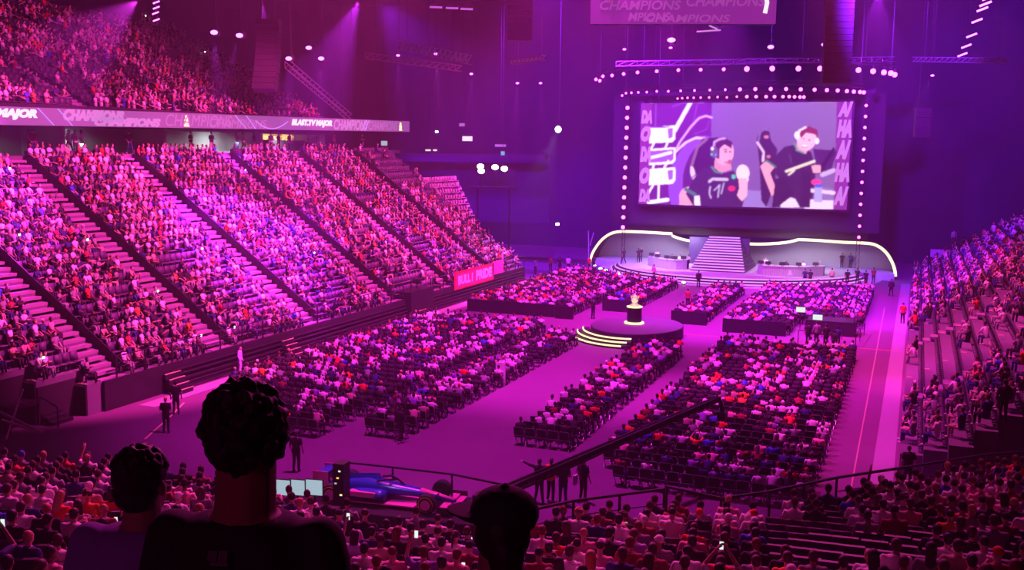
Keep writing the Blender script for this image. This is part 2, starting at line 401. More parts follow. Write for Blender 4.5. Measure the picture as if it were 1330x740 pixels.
# left upper tier --------------------------------------------------------------
UN = 24; URUN = .86; UX = RX-.7; UZ = 16.15
utop = 25.9; URISE = (utop-UZ)/UN
def urow(k, Y): return UX-URUN*(k+.5), UZ+URISE*k+TILT*(Y-48)*k/UN
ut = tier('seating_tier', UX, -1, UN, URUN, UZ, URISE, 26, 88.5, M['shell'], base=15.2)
UA = [46, 56.5, 67, 77.5]
for Y in UA: aisle_steps(ut, urow, UX, -1, UN, URUN, URISE, Y, 1.2)
struct('trim_1', slab(MB(), UX-.1, UX+.35, 26, 103, UZ+.05, UZ+.05+.8, .5), M['dark'])

# right stand -----------------------------------------------------------------
RX1 = -.1; RN = 18; RRUN = .92; RZ = .9; RRISE = .56
def rrow(k, Y): return RX1+RRUN*(k+.5), RZ+RRISE*k
def yr_(k): return 42.5+.75*k if k > 1 else 46-k
b = MB()
for k in range(RN):
    x0, x1, z = RX1+RRUN*k, RX1+RRUN*(k+1), RZ+RRISE*k; V = [(x0, yr_(k), 0), (x1, yr_(k), 0), (x1, 124, 0), (x0, 124, 0), (x0, yr_(k), z), (x1, yr_(k), z), (x1, 124, z), (x0, 124, z)]
    b.add(V, [(3, 2, 1, 0), (4, 5, 6, 7), (0, 1, 5, 4), (1, 2, 6, 5), (2, 3, 7, 6), (3, 0, 4, 7)])
rt = struct('seating_tier', b, M['concrete'])
RA = [56.5, 73, 88, 104]
for Y in RA: aisle_steps(rt, rrow, RX1, 1, 14, RRUN, RRISE, Y, 1.2)
mark = MB().box((0, 0, 0), (.28, .09, .02)).mesh('step_mark', M['yellow'])
for k in range(9):
    for Y in (50.3, 56.0, 62.5, 72.4, 80, 87.5):
        x, z = rrow(k, Y); link('step_mark', mark, rt, (x-.25, Y-.75, z+.21))
lm = MB().box((0, 0, 0), (.5, .06, .02)).mesh('step_mark', M['yellow'])
# near stand (the camera's own) ------------------------------------------------
QC = Vector((2, -12))
FPv = [onz(x, y, 5.3).xy for x, y in ((-420, 570), (-200, 578), (0, 585), (140, 588), (250, 602), (330, 618), (430, 642), (560, 664), (690, 664), (745, 654), (863, 641), (1000, 645), (1087, 626), (1167, 613), (1283, 595), (1420, 582))]
FPv = [p-(p-QC).normalized()*.5 for p in FPv]
FL = [0]
for a, c in zip(FPv[:-1], FPv[1:]): FL.append(FL[-1]+(c-a).length)
def fpt(l):
    l = min(max(l, 0), FL[-1]-1e-6)
    for i in range(len(FPv)-1):
        if FL[i+1] >= l:
            t = (l-FL[i])/(FL[i+1]-FL[i]); return FPv[i].lerp(FPv[i+1], t)
DS = .0262; NROW = 29
def ns(k): return 1-DS*k
def nz(k): return 4.1+.185*k+.26*max(0, k-17)
def npt(l, k, extra=0):
    p = QC+(fpt(l)-QC)*(ns(k)+extra); return p
b = MB(); G = 40
for k in range(NROW+3):
    s0, s1 = ns(k)+DS*.5, ns(k)-DS*.5; z = nz(k)
    zb = nz(k-1) if k else 0.0
    P0 = [QC+(fpt(FL[-1]*i/G)-QC)*s0 for i in range(G+1)]; P1 = [QC+(fpt(FL[-1]*i/G)-QC)*s1 for i in range(G+1)]
    V = [(p.x, p.y, zb) for p in P0]+[(p.x, p.y, z) for p in P0]+[(p.x, p.y, z) for p in P1]; n = G+1
    F = [(i, i+1, n+i+1, n+i) for i in range(G)]+[(n+i, n+i+1, 2*n+i+1, 2*n+i) for i in range(G)]
    b.add(V, F)
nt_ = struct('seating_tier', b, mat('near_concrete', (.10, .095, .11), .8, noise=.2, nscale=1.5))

# ------------------------------------------------------------------ people
HEADR = Vector((.078, .098, .118))
def basis_for(yaw, pit=0): return Matrix.Rotation(yaw, 3, 'Z')@Matrix.Rotation(-pit, 3, 'X')
POSES = {}
def P(name, **k): POSES[name] = k
def seat(lean=0, **k):
    d = dict(pel=(0, 0, .50), che=(0, lean*.8-.04, 1.0), nek=(0, lean-.03, 1.12), hed=(0, lean+.0, 1.262), yaw=0, pit=0,
             kn=((-.13, .43, .52), (.13, .43, .52)), an=((-.13, .45, .09), (.13, .45, .09)),
             el=((-.27, lean*.5+.03, .80), (.27, lean*.5+.03, .80)), wr=((-.13, .25+lean*.5, .64), (.13, .25+lean*.5, .64))); d.update(k); return d
P('rest', **seat()); P('rest_turn', **seat(yaw=.5)); P('cross', **seat(.02, yaw=-.35, wr=((.08, .22, .86), (-.08, .22, .82))))
P('lean', **seat(.22, pit=.3, el=((-.24, .36, .66), (.24, .36, .66)), wr=((-.05, .5, .72), (.05, .5, .72))))
P('phone', **seat(.04, pit=.25, wr=((-.04, .33, .86), (.12, .30, .66)), el=((-.25, .14, .78), (.27, .05, .80))))
P('raise', **seat(.03, el=((-.30, .18, 1.12), (.28, .06, .80)), wr=((-.24, .28, 1.42), (.12, .28, .66))))
P('photo', **seat(.02, el=((-.28, .24, 1.10), (.28, .24, 1.10)), wr=((-.08, .36, 1.36), (.08, .36, 1.36))))
P('clap', **seat(.05, yaw=.2, el=((-.27, .14, .84), (.27, .14, .84)), wr=((-.05, .34, 1.02), (.05, .34, 1.02))))
def stand(**k):
    d = dict(pel=(0, 0, .95), che=(0, 0, 1.38), nek=(0, 0, 1.5), hed=(0, .03, 1.635), yaw=0, pit=0,
             kn=((-.10, .03, .50), (.10, .03, .50)), an=((-.12, -.02, .09), (.12, -.02, .09)),
             el=((-.27, -.02, 1.14), (.27, -.02, 1.14)), wr=((-.26, .1, .90), (.26, .1, .90))); d.update(k); return d
P('stand', **stand()); P('stand_arms', **stand(wr=((.08, .24, 1.16), (-.08, .24, 1.12)), yaw=.3))
P('point', **stand(el=((-.46, .10, 1.46), (.27, -.02, 1.14)), wr=((-.72, .18, 1.54), (.2, .16, .95)), an=((-.16, -.02, .09), (.16, -.02, .09))))
P('walk', **stand(kn=((-.10, .16, .50), (.10, -.02, .52)), an=((-.12, .24, .09), (.12, -.28, .13)), wr=((-.26, -.06, .92), (.26, .22, .95))))
P('stand_phone', **stand(el=((-.24, .1, 1.16), (.26, .02, 1.15)), wr=((-.05, .32, 1.3), (.08, .26, 1.2)), pit=.2))
P('bend', **stand(che=(0, .34, 1.24), nek=(0, .46, 1.32), hed=(0, .58, 1.40), pit=.6, el=((-.27, .36, .98), (.27, .36, .98)), wr=((-.18, .56, .82), (.18, .56, .82))))
for k in POSES.values(): k['seated'] = k['pel'][2] < .7
def v3(p): return Vector(p)
def shoulders(d):
    c = v3(d['che']); ax = (v3(d['nek'])-v3(d['pel'])).normalized(); c = c+ax*.05
    return c+Vector((-.19, 0, 0)), c+Vector((.19, 0, 0))
def torso(b, d, k=1.0, n=12, low=0, girth=1.0):
    p, c, nk = v3(d['pel']), v3(d['che']), v3(d['nek']); t = (nk-p).normalized(); x = Vector((1, 0, 0)); y = t.cross(x).normalized()*-1
    y = Vector((0, 1, 0))-t*t.y; y.normalize(); g = girth
    R = [(p-t*.09, .15, .11), (p, .178, .13), (p.lerp(c, .35), .155*g, .118*g), (p.lerp(c, .75), .175*g, .125*g), (c, .195, .118), (c+t*.075, .175, .10), (c+t*.115, .10, .075)]
    b.rings([(q, x*(a*k), y*(e*k)) for q, a, e in R], n)
def hand(b, wr, el, tgt=None, fine=True, n=6):
    wr = Vector(wr); dr = (wr-Vector(el)).normalized(); side = dr.cross(Vector((0, 0, 1)))
    if side.length < .1: side = Vector((1, 0, 0))
    side.normalize(); nn = side.cross(dr)
    b.rings([(wr, side*.028, nn*.02), (wr+dr*.04, side*.042, nn*.018), (wr+dr*.09, side*.04, nn*.015)], 8)
    for i, L in enumerate((.062, .072, .066, .052)):
        o = wr+dr*.082+side*(.03-.02*i); m = o+dr*(L*.55)-nn*.006; e = m+dr*(L*.4)-nn*.022
        b.limb(o, m, .0095, .009, 6); b.limb(m, e, .009, .0075, 6)
    th = wr+side*.032+dr*.03; b.limb(th, th+side*.028+dr*.035, .0105, .0095, 6); b.limb(th+side*.028+dr*.035, th+side*.03+dr*.065-nn*.01, .0095, .008, 6)
def body_mb(d):
    b = MB(); torso(b, d, .97); L, R = shoulders(d)
    b.limb(v3(d['nek'])-Vector((0, .01, .07)), v3(d['hed'])-Vector((0, .01, .06)), d.get('nr', .062), d.get('nr', .058)*.92, 10)
    H = v3(d['hed']); Rm = basis_for(d['yaw'], d['pit'])
    b.ell(H+Rm@Vector((0, -.008, .025)), (.079, .096, .092), 14, 9, Rm); b.ell(H+Rm@Vector((0, .028, -.045)), (.058, .066, .075), 12, 8, Rm)
    b.limb(H+Rm@Vector((0, .085, .01)), H+Rm@Vector((0, .108, -.022)), .010, .015, 6); b.ell(H+Rm@Vector((0, .084, -.062)), (.026, .012, .011), 8, 5, Rm)
    b.ell(H+Rm@Vector((0, .078, .03)), (.055, .016, .012), 8, 5, Rm); b.ell(H+Rm@Vector((0, .076, -.098)), (.028, .022, .02), 8, 5, Rm)
    for s in (-1, 1): b.ell(H+Rm@Vector((s*.080, -.005, -.01)), (.012, .02, .032), 8, 6, Rm)
    for S, e, wv, s in ((L, d['el'][0], d['wr'][0], -1), (R, d['el'][1], d['wr'][1], 1)):
        b.limb(S, e, .054, .043, 10); b.limb(e, wv, .043, .027, 10); hand(b, wv, e)
    for s in (0, 1):
        hp = v3(d['pel'])+Vector(((-1, 1)[s]*.09, 0, -.02)); b.limb(hp, d['kn'][s], .085, .058, 10); b.limb(d['kn'][s], d['an'][s], .056, .038, 10)
    return b
def shirt_mb(d, sleeve=1.0, k=1.09):
    b = MB(); torso(b, d, k, girth=1.04); L, R = shoulders(d)
    for S, e, wv in ((L, d['el'][0], d['wr'][0]), (R, d['el'][1], d['wr'][1])):
        S = Vector(S); e = Vector(e); wv = Vector(wv); b.limb(S, S.lerp(e, min(sleeve, 1)*.72 if sleeve <= 1 else 1), .072, .062, 10)
        if sleeve > 1: b.limb(e, e.lerp(wv, .9), .056, .042, 10)
    c = v3(d['che']); t = (v3(d['nek'])-v3(d['pel'])).normalized(); b.limb(c+t*.03, v3(d['nek'])-t*.035, .095, .072, 10)
    return b
def trousers_mb(d, shoes=False):
    b = MB(); p = v3(d['pel'])
    x = Vector((1, 0, 0)); y = Vector((0, 1, 0))
    b.rings([(p-Vector((0, 0, .10)), x*.15, y*.11), (p, x*.19, y*.14), (p+Vector((0, 0, .06)), x*.175, y*.13)], 12)
    for s in (0, 1):
        hp = p+Vector(((-1, 1)[s]*.09, 0, -.02)); b.limb(hp, d['kn'][s], .098, .073, 10); b.limb(d['kn'][s], d['an'][s], .071, .056, 10)
    return b
def shoes_mb(d):
    b = MB()
    for s in (0, 1):
        a = v3(d['an'][s]); b.rings([(a+Vector((0, -.07, -.05)), Vector((.036, 0, 0)), Vector((0, 0, .036))), (a+Vector((0, .0, -.035)), Vector((.043, 0, 0)), Vector((0, 0, .052))), (a+Vector((0, .1, -.055)), Vector((.046, 0, 0)), Vector((0, 0, .034))), (a+Vector((0, .17, -.062)), Vector((.034, 0, 0)), Vector((0, 0, .024)))], 8)
    return b
def remesh(b, name, m, vox, dec=None, smooth=4):
    me = b.mesh(name); o = bpy.data.objects.new('tmp', me); COL.objects.link(o)
    md = o.modifiers.new('r', 'REMESH'); md.mode = 'VOXEL'; md.voxel_size = vox
    sm = o.modifiers.new('s', 'SMOOTH'); sm.factor = .5; sm.iterations = smooth
    if dec: dm = o.modifiers.new('d', 'DECIMATE'); dm.ratio = dec
    dg = bpy.context.evaluated_depsgraph_get(); dg.update(); r = bpy.data.meshes.new_from_object(o.evaluated_get(dg))
    bpy.data.objects.remove(o); bpy.data.meshes.remove(me); r.name = name
    r.polygons.foreach_set('use_smooth', [True]*len(r.polygons)); r.materials.clear(); r.materials.append(m); return r
PM = {}
for nme, d in POSES.items():
    PM[nme] = dict(body=remesh(body_mb(d), 'body', M['skin'], .0125, .22, 2), shirt=remesh(shirt_mb(d), 'shirt', M['cloth'], .022, .5),
                   trousers=remesh(trousers_mb(d), 'trousers', M['cloth'], .025, .5), shoes=remesh(shoes_mb(d), 'shoes', M['cloth'], .015, .5))
for nme in ('rest', 'cross', 'stand', 'point', 'stand_arms', 'walk', 'lean', 'stand_phone'):
    PM[nme]['jacket'] = remesh(shirt_mb(POSES[nme], 1.5, 1.14), 'shirt', M['cloth'], .022, .5)
def hair_mesh(kind):
    b = MB()
    if kind == 'short': b.ell((0, -.022, .042), (.088, .098, .092), 12, 8); b.ell((0, -.05, -.02), (.076, .06, .06), 10, 6)
    if kind == 'buzz': b.ell((0, -.020, .036), (.083, .097, .088), 12, 8)
    if kind == 'long': b.ell((0, -.022, .042), (.092, .10, .096), 12, 8); b.rings([(Vector((0, -.05, .03)), Vector((.09, 0, 0)), Vector((0, .06, 0))), (Vector((0, -.07, -.1)), Vector((.092, 0, 0)), Vector((0, .05, 0))), (Vector((0, -.10, -.24)), Vector((.085, 0, 0)), Vector((0, .035, 0))), (Vector((0, -.11, -.33)), Vector((.05, 0, 0)), Vector((0, .02, 0)))], 12)
    if kind == 'tail': b.ell((0, -.022, .042), (.086, .098, .09), 12, 8); b.limb((0, -.11, .05), (0, -.16, -.04), .03, .035, 8); b.limb((0, -.16, -.04), (0, -.15, -.2), .035, .015, 8)
    if kind == 'curly':
        r = random.Random(3)
        for i in range(70):
            a = r.uniform(0, 2*PI); z = r.uniform(-.35, 1); q = math.sqrt(max(0, 1-z*z)); b.ell((math.cos(a)*q*.085, -.03+math.sin(a)*q*.09, .045+z*.085), (.032, .032, .032), 6, 4)
    if kind == 'cap':
        b.ell((0, -.015, .045), (.088, .102, .085), 12, 8); b.rings([(Vector((0, .04, .035)), Vector((.075, 0, 0)), Vector((0, .05, 0))), (Vector((0, .06, .05)), Vector((.07, 0, 0)), Vector((0, .10, 0)))], 12)
    return remesh(b, 'cap' if kind == 'cap' else 'hair', M['hair'] if kind != 'cap' else M['cloth'], .011, .5, 3)
HM = {k: hair_mesh(k) for k in ('short', 'buzz', 'long', 'tail', 'curly', 'cap')}
C3 = dict(white=(.82, .8, .8), black=(.018, .016, .02), grey=(.25, .25, .27), red=(.72, .03, .03), orange=(.85, .22, .03), blue=(.04, .09, .6), navy=(.02, .03, .14),
          purple=(.25, .12, .5), maroon=(.3, .02, .05), pink=(.8, .35, .42), beige=(.5, .4, .28), lavender=(.5, .45, .75), yellow=(.8, .6, .08), green=(.05, .25, .1))
HC = dict(black=(.010, .008, .008), brown=(.06, .03, .02), auburn=(.16, .04, .02), blond=(.5, .32, .14))
SK = [(.62, .40, .30), (.5, .32, .23), (.68, .46, .36), (.36, .21, .14), (.2, .11, .07)]
def pick(pal):
    r = random.random()*sum(p for _, p in pal)
    for n, p in pal:
        r -= p
        if r <= 0: return n
    return pal[-1][0]
SHIRT = [('white', 30), ('black', 32), ('grey', 12), ('red', 4), ('orange', 2.5), ('blue', 2), ('navy', 6), ('maroon', 5), ('pink', 4), ('purple', 2), ('beige', 4)]
HAIRK = [('short', 56), ('buzz', 14), ('long', 13), ('tail', 5), ('curly', 5), ('cap', 8)]
HAIRC = [('black', 50), ('brown', 34), ('auburn', 9), ('blond', 7)]
HTXT = dict(short='short {} hair', buzz='cropped {} hair', long='long {} hair', tail='{} ponytail', curly='curly {} hair', cap='{} cap')
def attrs():
    hk = pick(HAIRK); return dict(shirt=pick(SHIRT), hk=hk, hc=pick(HAIRC) if hk != 'cap' else pick([('black', 5), ('white', 3), ('red', 2)]),
                                  skin=random.choice(SK), leg=pick([('black', 5), ('navy', 4), ('grey', 2), ('beige', 2)]), pose=pick([('rest', 5), ('rest_turn', 3), ('cross', 3), ('lean', 3), ('phone', 1), ('clap', 1.5), ('raise', .12), ('photo', .12)]))
def person(loc, rz, a, label, group=None, scale=1, tilt=0, children=('body', 'shirt', 'trousers', 'shoes'), longsleeve=False, name='person'):
    t = thing(name, loc, rz, label, 'person', group); t.scale = (scale,)*3; d = POSES[a['pose']]; pm = PM[a['pose']]
    for c in children:
        me = pm['jacket'] if c == 'shirt' and longsleeve and 'jacket' in pm else pm[c]
        o = link(c if not (c == 'shirt' and longsleeve) else 'jacket', me, t)
        o.color = {'body': (*a['skin'], 1), 'shirt': (*C3[a['shirt']], 1), 'trousers': (*C3[a['leg']], 1), 'shoes': (*C3[a.get('shoe', 'white')], 1)}[c]
    h = link('cap' if a['hk'] == 'cap' else 'hair', HM[a['hk']], t, d['hed']); h.rotation_euler = (-d['pit'], 0, d['yaw'])
    h.rotation_mode = 'XYZ'
    h.color = (*(C3[a['hc']] if a['hk'] == 'cap' else HC[a['hc']]), 1)
    return t
def desc(a): return '%s shirt, %s' % (a['shirt'], HTXT[a['hk']].format(a['hc']))

# ---- low resolution crowd (stuff): merged with numpy, one colour per vertex
def lod(pose, legs=True):
    d = POSES[pose]; parts = []
    def pt(fn, pid):
        b = MB(); fn(b); V = np.array([tuple(v) for v in b.v]); T = []
        for f in b.f:
            for i in range(1, len(f)-1): T.append((f[0], f[i], f[i+1]))
        parts.append((V, np.array(T), pid))
    def tr(b):
        p, c, nk = v3(d['pel']), v3(d['che']), v3(d['nek']); t = (nk-p).normalized(); x = Vector((1, 0, 0)); y = (Vector((0, 1, 0))-t*t.y).normalized()
        b.rings([(p-t*.05, x*.18, y*.13), (p.lerp(c, .5), x*.17, y*.13), (c+t*.03, x*.21, y*.12), (c+t*.12, x*.08, y*.07)], 6)
        for S, e in zip(shoulders(d), d['el']): b.limb(S, Vector(S).lerp(Vector(e), .75), .07, .06, 4, False)
    pt(tr, 0)
    H = v3(d['hed']); pt(lambda b: b.ell(H, (.08, .1, .125), 6, 4), 1)
    def ar(b):
        for e, wv in zip(d['el'], d['wr']): b.limb(e, Vector(wv)+(Vector(wv)-Vector(e)).normalized()*.12, .045, .035, 4, False)
        b.limb(v3(d['nek'])-Vector((0, 0, .05)), H, .055, .05, 4, False)
    pt(ar, 1)
    pt(lambda b: b.ell(H+Vector((0, -.025, .035)), (.092, .105, .105), 6, 4), 2)
    if legs:
        def lg(b):
            for s in (0, 1): b.limb(v3(d['pel'])+Vector(((-1, 1)[s]*.09, 0, 0)), d['kn'][s], .09, .07, 4, False); b.limb(d['kn'][s], Vector(d['an'][s])-Vector((0, 0, .08)), .065, .05, 4, False)
        pt(lg, 3)
    V = np.concatenate([p[0] for p in parts]); off = np.cumsum([0]+[len(p[0]) for p in parts[:-1]])
    T = np.concatenate([p[1]+o for p, o in zip(parts, off)]); I = np.concatenate([np.full(len(p[0]), p[2]) for p in parts]); return V, T, I
LOD = {(p, l): lod(p, l) for p in ('rest', 'cross', 'lean', 'phone', 'clap', 'raise', 'stand', 'stand_arms') for l in (True, False)}
def merged(name, V, T, Cc=None, m=None):
    me = bpy.data.meshes.new(name); me.vertices.add(len(V)); me.vertices.foreach_set('co', V.astype(np.float32).ravel())
    me.loops.add(T.size); me.loops.foreach_set('vertex_index', T.astype(np.int32).ravel())
    me.polygons.add(len(T)); me.polygons.foreach_set('loop_start', np.arange(0, T.size, 3, dtype=np.int32)); me.polygons.foreach_set('loop_total', np.full(len(T), 3, np.int32)) if False else None
    me.update(calc_edges=True)
    if Cc is not None:
        ca = me.color_attributes.new('col', 'FLOAT_COLOR', 'POINT'); ca.data.foreach_set('color', np.concatenate([Cc, np.ones((len(Cc), 1))], 1).astype(np.float32).ravel())
    if m: me.materials.append(m)
    return link(name, me)
def crowd(name, slots, label, legs=True, dim=1.0, pal=None):
    """slots: list of (x,y,z,rz,attrs,scale)"""
    Vs = []; Ts = []; Cs = []; o = 0
    for (x, y, z, rz, a, s_) in slots:
        p = a['pose'] if (a['pose'], legs) in LOD else 'rest'; V, T, I = LOD[(p, legs)]
        c, s = math.cos(rz)*s_, math.sin(rz)*s_; W = np.empty_like(V)
        W[:, 0] = V[:, 0]*c-V[:, 1]*s+x; W[:, 1] = V[:, 0]*s+V[:, 1]*c+y; W[:, 2] = V[:, 2]*s_+z
        hc = C3[a['hc']] if a['hk'] == 'cap' else HC[a['hc']]
        cols = np.array([C3[a['shirt']], a['skin'], hc, C3[a['leg']]]); Vs.append(W); Ts.append(T+o); Cs.append(cols[I]); o += len(V)
    ob = merged(name, np.concatenate(Vs), np.concatenate(Ts), np.concatenate(Cs), M['crowd'])
    return tag(ob, label, 'crowd', kind='stuff')
def repeat(name, mb, slots, m, label, cat):
    V0 = np.array([tuple(v) for v in mb.v]); T0 = []
    for f in mb.f:
        for i in range(1, len(f)-1): T0.append((f[0], f[i], f[i+1]))
    T0 = np.array(T0); n = len(slots); S = np.array([s[:4] for s in slots]); c = np.cos(S[:, 3])[:, None]; s = np.sin(S[:, 3])[:, None]
    W = np.empty((n, len(V0), 3)); W[:, :, 0] = V0[None, :, 0]*c-V0[None, :, 1]*s+S[:, 0:1]; W[:, :, 1] = V0[None, :, 0]*s+V0[None, :, 1]*c+S[:, 1:2]; W[:, :, 2] = V0[None, :, 2]+S[:, 2:3]
    T = (T0[None]+(np.arange(n)*len(V0))[:, None, None]).reshape(-1, 3)
    return tag(merged(name, W.reshape(-1, 3), T, None, m), label, cat, kind='stuff')
def inview(p, mg=70):
    q = proj(p); return q[2] > .5 and -mg < q[0] < 1330+mg and -mg < q[1] < 740+mg
tier_seat = MB().box((0, -.02, .42), (.46, .40, .07)).box((0, -.26, .68), (.47, .07, .5), R=Matrix.Rotation(.15, 3, 'X')).box((0, -.1, .2), (.06, .06, .4))
flip_seat = MB().box((0, -.16, .55), (.46, .1, .4)).box((0, -.26, .70), (.47, .07, .5), R=Matrix.Rotation(.15, 3, 'X')).box((0, -.2, .2), (.06, .06, .4))

# left lower stand crowd and seats
def near_aisle(Y, A, w_): return any(abs(Y-a) < w_ for a in A)
def blob(x, y, s=1): return math.sin(x*.9*s+1.3)*math.sin(y*.35*s+.7)+.5*math.sin(x*1.7*s+y*.21*s)
S_occ = []; S_emp = []
for k in range(NR):
    Y = ya_(k)+.5
    while Y < YB-.4:
        if not near_aisle(Y-.08, AISL, 1.08):
            x, z = lrow(k, Y); p = .93 if k > 8 else (.84 if k > 4 else .66)
            if blob(x*1.3, Y*1.4) < -.75 and k < 13: p *= .2
            if Y > 93 and k > 12: p = .15
            if Y > 97 and k > 8: p = .1
            if 73.5 < Y < 78.5 and k < 2: p = 0
            if inview((x, Y, z+1)):
                if random.random() < p:
                    a = attrs(); S_occ.append((x, Y, z, -PI/2+random.uniform(.15, .55), a, random.uniform(.93, 1.04)))
                    if a['shirt'] == 'black' and random.random() < .35: a['shirt'] = 'grey'
                    S_emp.append((x, Y, z, -PI/2, 1))
                else: S_emp.append((x, Y, z, -PI/2, 0))
        Y += .53
crowd('seated_crowd', S_occ, 'seated audience filling the left lower stand, mostly pale and dark shirts')
repeat('tier_seats', tier_seat, [s for s in S_emp], M['seat'], 'rows of purple grey tip-up seats on the left lower stand', 'seats')
# upper tier
U_occ = []; U_s = []
for k in range(UN):
    Y = 30
    while Y < 88:
        if not near_aisle(Y, UA, .8):
            x, z = urow(k, Y)
            p = .93
            if blob(x, Y*.8, .9) < -.45: p = .2
            if abs(Y-(60+(k-8)*.6)) < 2.2 and k < 9: p = .1
            if k > 20: p *= .6
            if inview((x, Y, z+1)):
                U_s.append((x, Y, z, -PI/2))
                if random.random() < p: U_occ.append((x, Y, z, -PI/2+random.uniform(.2, .6), attrs(), random.uniform(.93, 1.04)))
        Y += .55
crowd('seated_crowd', U_occ, 'seated audience of the upper left tier above the ribbon board', legs=False)
repeat('tier_seats', tier_seat, U_s, M['seatdark'], 'rows of dark seats on the upper left tier', 'seats')
# empty pale seats at the far end corner of the left stand
fs = []
for k in range(9):
    for j in range(14 if k < 7 else 9):
        c = at(548+j*3.4+k*3.5, 236+k*7.5-j*.2, 112); fs.append((c.x, c.y, c.z-.5, -PI/2-.5))
repeat('tier_seats', tier_seat, fs, mat('pale_seat', (.5, .48, .55), .5), 'block of empty pale seats in the far left corner', 'seats')
b = MB()
for k in range(10):
    c0 = at(545+k*3.5, 240+k*7.5, 112.6); c1 = at(600+k*3.5, 240+k*7.5, 112.6); b.bar(c0-Vector((0, 0, .75)), c1-Vector((0, 0, .75)), 1.1, .5)
struct('seating_tier', b, M['dark'])

# right stand crowd: single spectators near the floor, dense crowd further off
R_occ = []; R_s = []
for k in range(RN):
    Y = yr_(k)+.6
    while Y < 122:
        x, z = rrow(k, Y)
        if not near_aisle(Y, RA, .85) and inview((x, Y, z+1), 40):
            if Y > 89: p = .9
            elif Y > 80: p = .8 if k > 3 else .55
            elif Y > 68: p = .08 if k < 7 else .3
            elif Y > 56: p = .07
            else: p = .30
            if Y > 106: p *= .8 if k < 8 else .35
            if random.random() < p: R_occ.append((x, Y, z, PI/2-random.uniform(.3, .9), attrs(), random.uniform(.95, 1.04)))
        Y += .56
seatR = MB().box((0, -.1, .32), (.5, .22, .05)).box((0, -.25, .5), (.52, .06, .36))
for k in range(RN):
    Y = yr_(k)+.6
    while Y < 122:
        x, z = rrow(k, Y)
        if not near_aisle(Y, RA, .85) and inview((x, Y, z+.6), 40): R_s.append((x+.22, Y, z, PI/2))
        Y += .56
repeat('tier_seats', seatR, R_s, M['seatdark'], 'rows of dark folded seats on the right stand', 'seats')

# ------------------------------------------------------------------ floor audience on folding chairs
BL = {  # name: x0, x1, y0, y1, p
 'near left': (-36.0, -25.4, 40.6, 73.5), 'near left aisle strip': (-24.2, -21.6, 42.0, 69.5), 'near centre strip': (-17.0, -13.9, 43.4, 68.5),
 'near right': (-12.2, -2.9, 39.6, 72.5), 'far left': (-36.0, -26.4, 80.5, 110), 'far left aisle strip': (-25.2, -22.2, 86, 107.5),
 'far centre strip': (-18.2, -15.2, 82, 102.5), 'far right': (-13.6, -3.0, 79.5, 108)}
F_all = []; CH = []
SP = .56; RS = 1.08
for nm, (x0, x1, y0, y1) in BL.items():
    nr = int((y1-y0)/RS); ncol = int((x1-x0)/SP)
    for r in range(nr):
        Y = y0+r*RS
        for c in range(ncol):
            X = x0+(c+.5)*SP
            if ((X+19.5)/18.6)**2+((Y-120)/17.6)**2 < 1: continue
            if nm == 'near left' and r < 6 and c < (6-r)*1.3: continue
            if nm == 'near right' and r < 2 and c < 2: continue
            if nm == 'far right' and -8.6 < X < -3.6 and Y < 84: continue
            p = .9 if Y > 75 else .8
            if blob(X*1.1, Y*1.8) < -.6: p *= .35
            if nm == 'near right': p *= .93
            sl = (X+random.uniform(-.03, .03), Y+random.uniform(-.03, .03), nm, r+1, c+1)
            CH.append((sl[0], sl[1], 0, random.uniform(-.06, .06), nm, r+1, c+1))
            if random.random() < p: F_all.append((sl[0], sl[1]+.02, 0, random.uniform(-.2, .25), attrs(), random.uniform(.95, 1.05), nm, r+1, c+1))
F_all.sort(key=lambda s: proj((s[0], s[1], 1))[2]); CH.sort(key=lambda s: proj((s[0], s[1], 1))[2])
NF = 70
for s in F_all[:NF]:
    nm = s[6]; t = person((s[0], s[1], 0), s[3], s[4], '%s; %s floor block, %s row, %s from left' % (desc(s[4]), nm, nth(s[7]), nth(s[8])), 'floor audience on folding chairs', s[5])
crowd('seated_crowd', [s[:6] for s in F_all[NF:]], 'seated audience of the floor blocks further from the camera')
# chair prototype
ch = dict(seat=MB().box((0, 0, .44), (.46, .44, .06)).mesh('seat', M['fabric']), backrest=MB().box((0, -.25, .72), (.46, .05, .38), R=Matrix.Rotation(.12, 3, 'X')).mesh('backrest', M['fabric']))
fr = MB()
for s in (-1, 1): fr.bar((s*.23, .2, 0), (s*.23, -.18, .5), .03).bar((s*.23, -.28, 0), (s*.23, .1, .44), .03).bar((s*.23, -.18, .42), (s*.23, -.29, .92), .03)
fr.bar((-.23, -.29, .92), (.23, -.29, .92), .03)
ch['frame'] = fr.mesh('frame', M['steel'])
for s in CH[:300]:
    t = thing('folding_chair', (s[0], s[1], 0), s[3], 'black folding chair, %s floor block, %s row, %s from left' % (s[4], nth(s[5]), nth(s[6])), 'chair', 'folding chairs on the floor')
    for k, me in ch.items(): link(k, me, t)
cm = MB().box((0, 0, .44), (.46, .44, .06)).box((0, -.25, .72), (.46, .05, .38), R=Matrix.Rotation(.12, 3, 'X')).bar((-.23, -.28, 0), (-.23, .1, .44), .03).bar((.23, -.28, 0), (.23, .1, .44), .03).bar((-.23, .2, 0), (-.23, -.18, .5), .03).bar((.23, .2, 0), (.23, -.18, .5), .03)
repeat('folding_chairs', cm, [s[:4] for s in CH[300:]], M['fabric'], 'rows of black folding chairs further down the floor', 'chairs')
# right stand people: nearest ones single
R_occ.sort(key=lambda s: proj(s[:3])[2]); NRI = 18
for i, s in enumerate(R_occ[:NRI]):
    k = round((s[0]-RX1)/RRUN+.5)
    person(s[:3], s[3], s[4], '%s; right stand, %s bench row up, %s nearest the camera' % (desc(s[4]), nth(k), nth(i+1)), 'spectators at the near end of the right stand', s[5])
crowd('seated_crowd', [s for s in R_occ[NRI:]], 'seated audience of the right stand beyond the near rows')

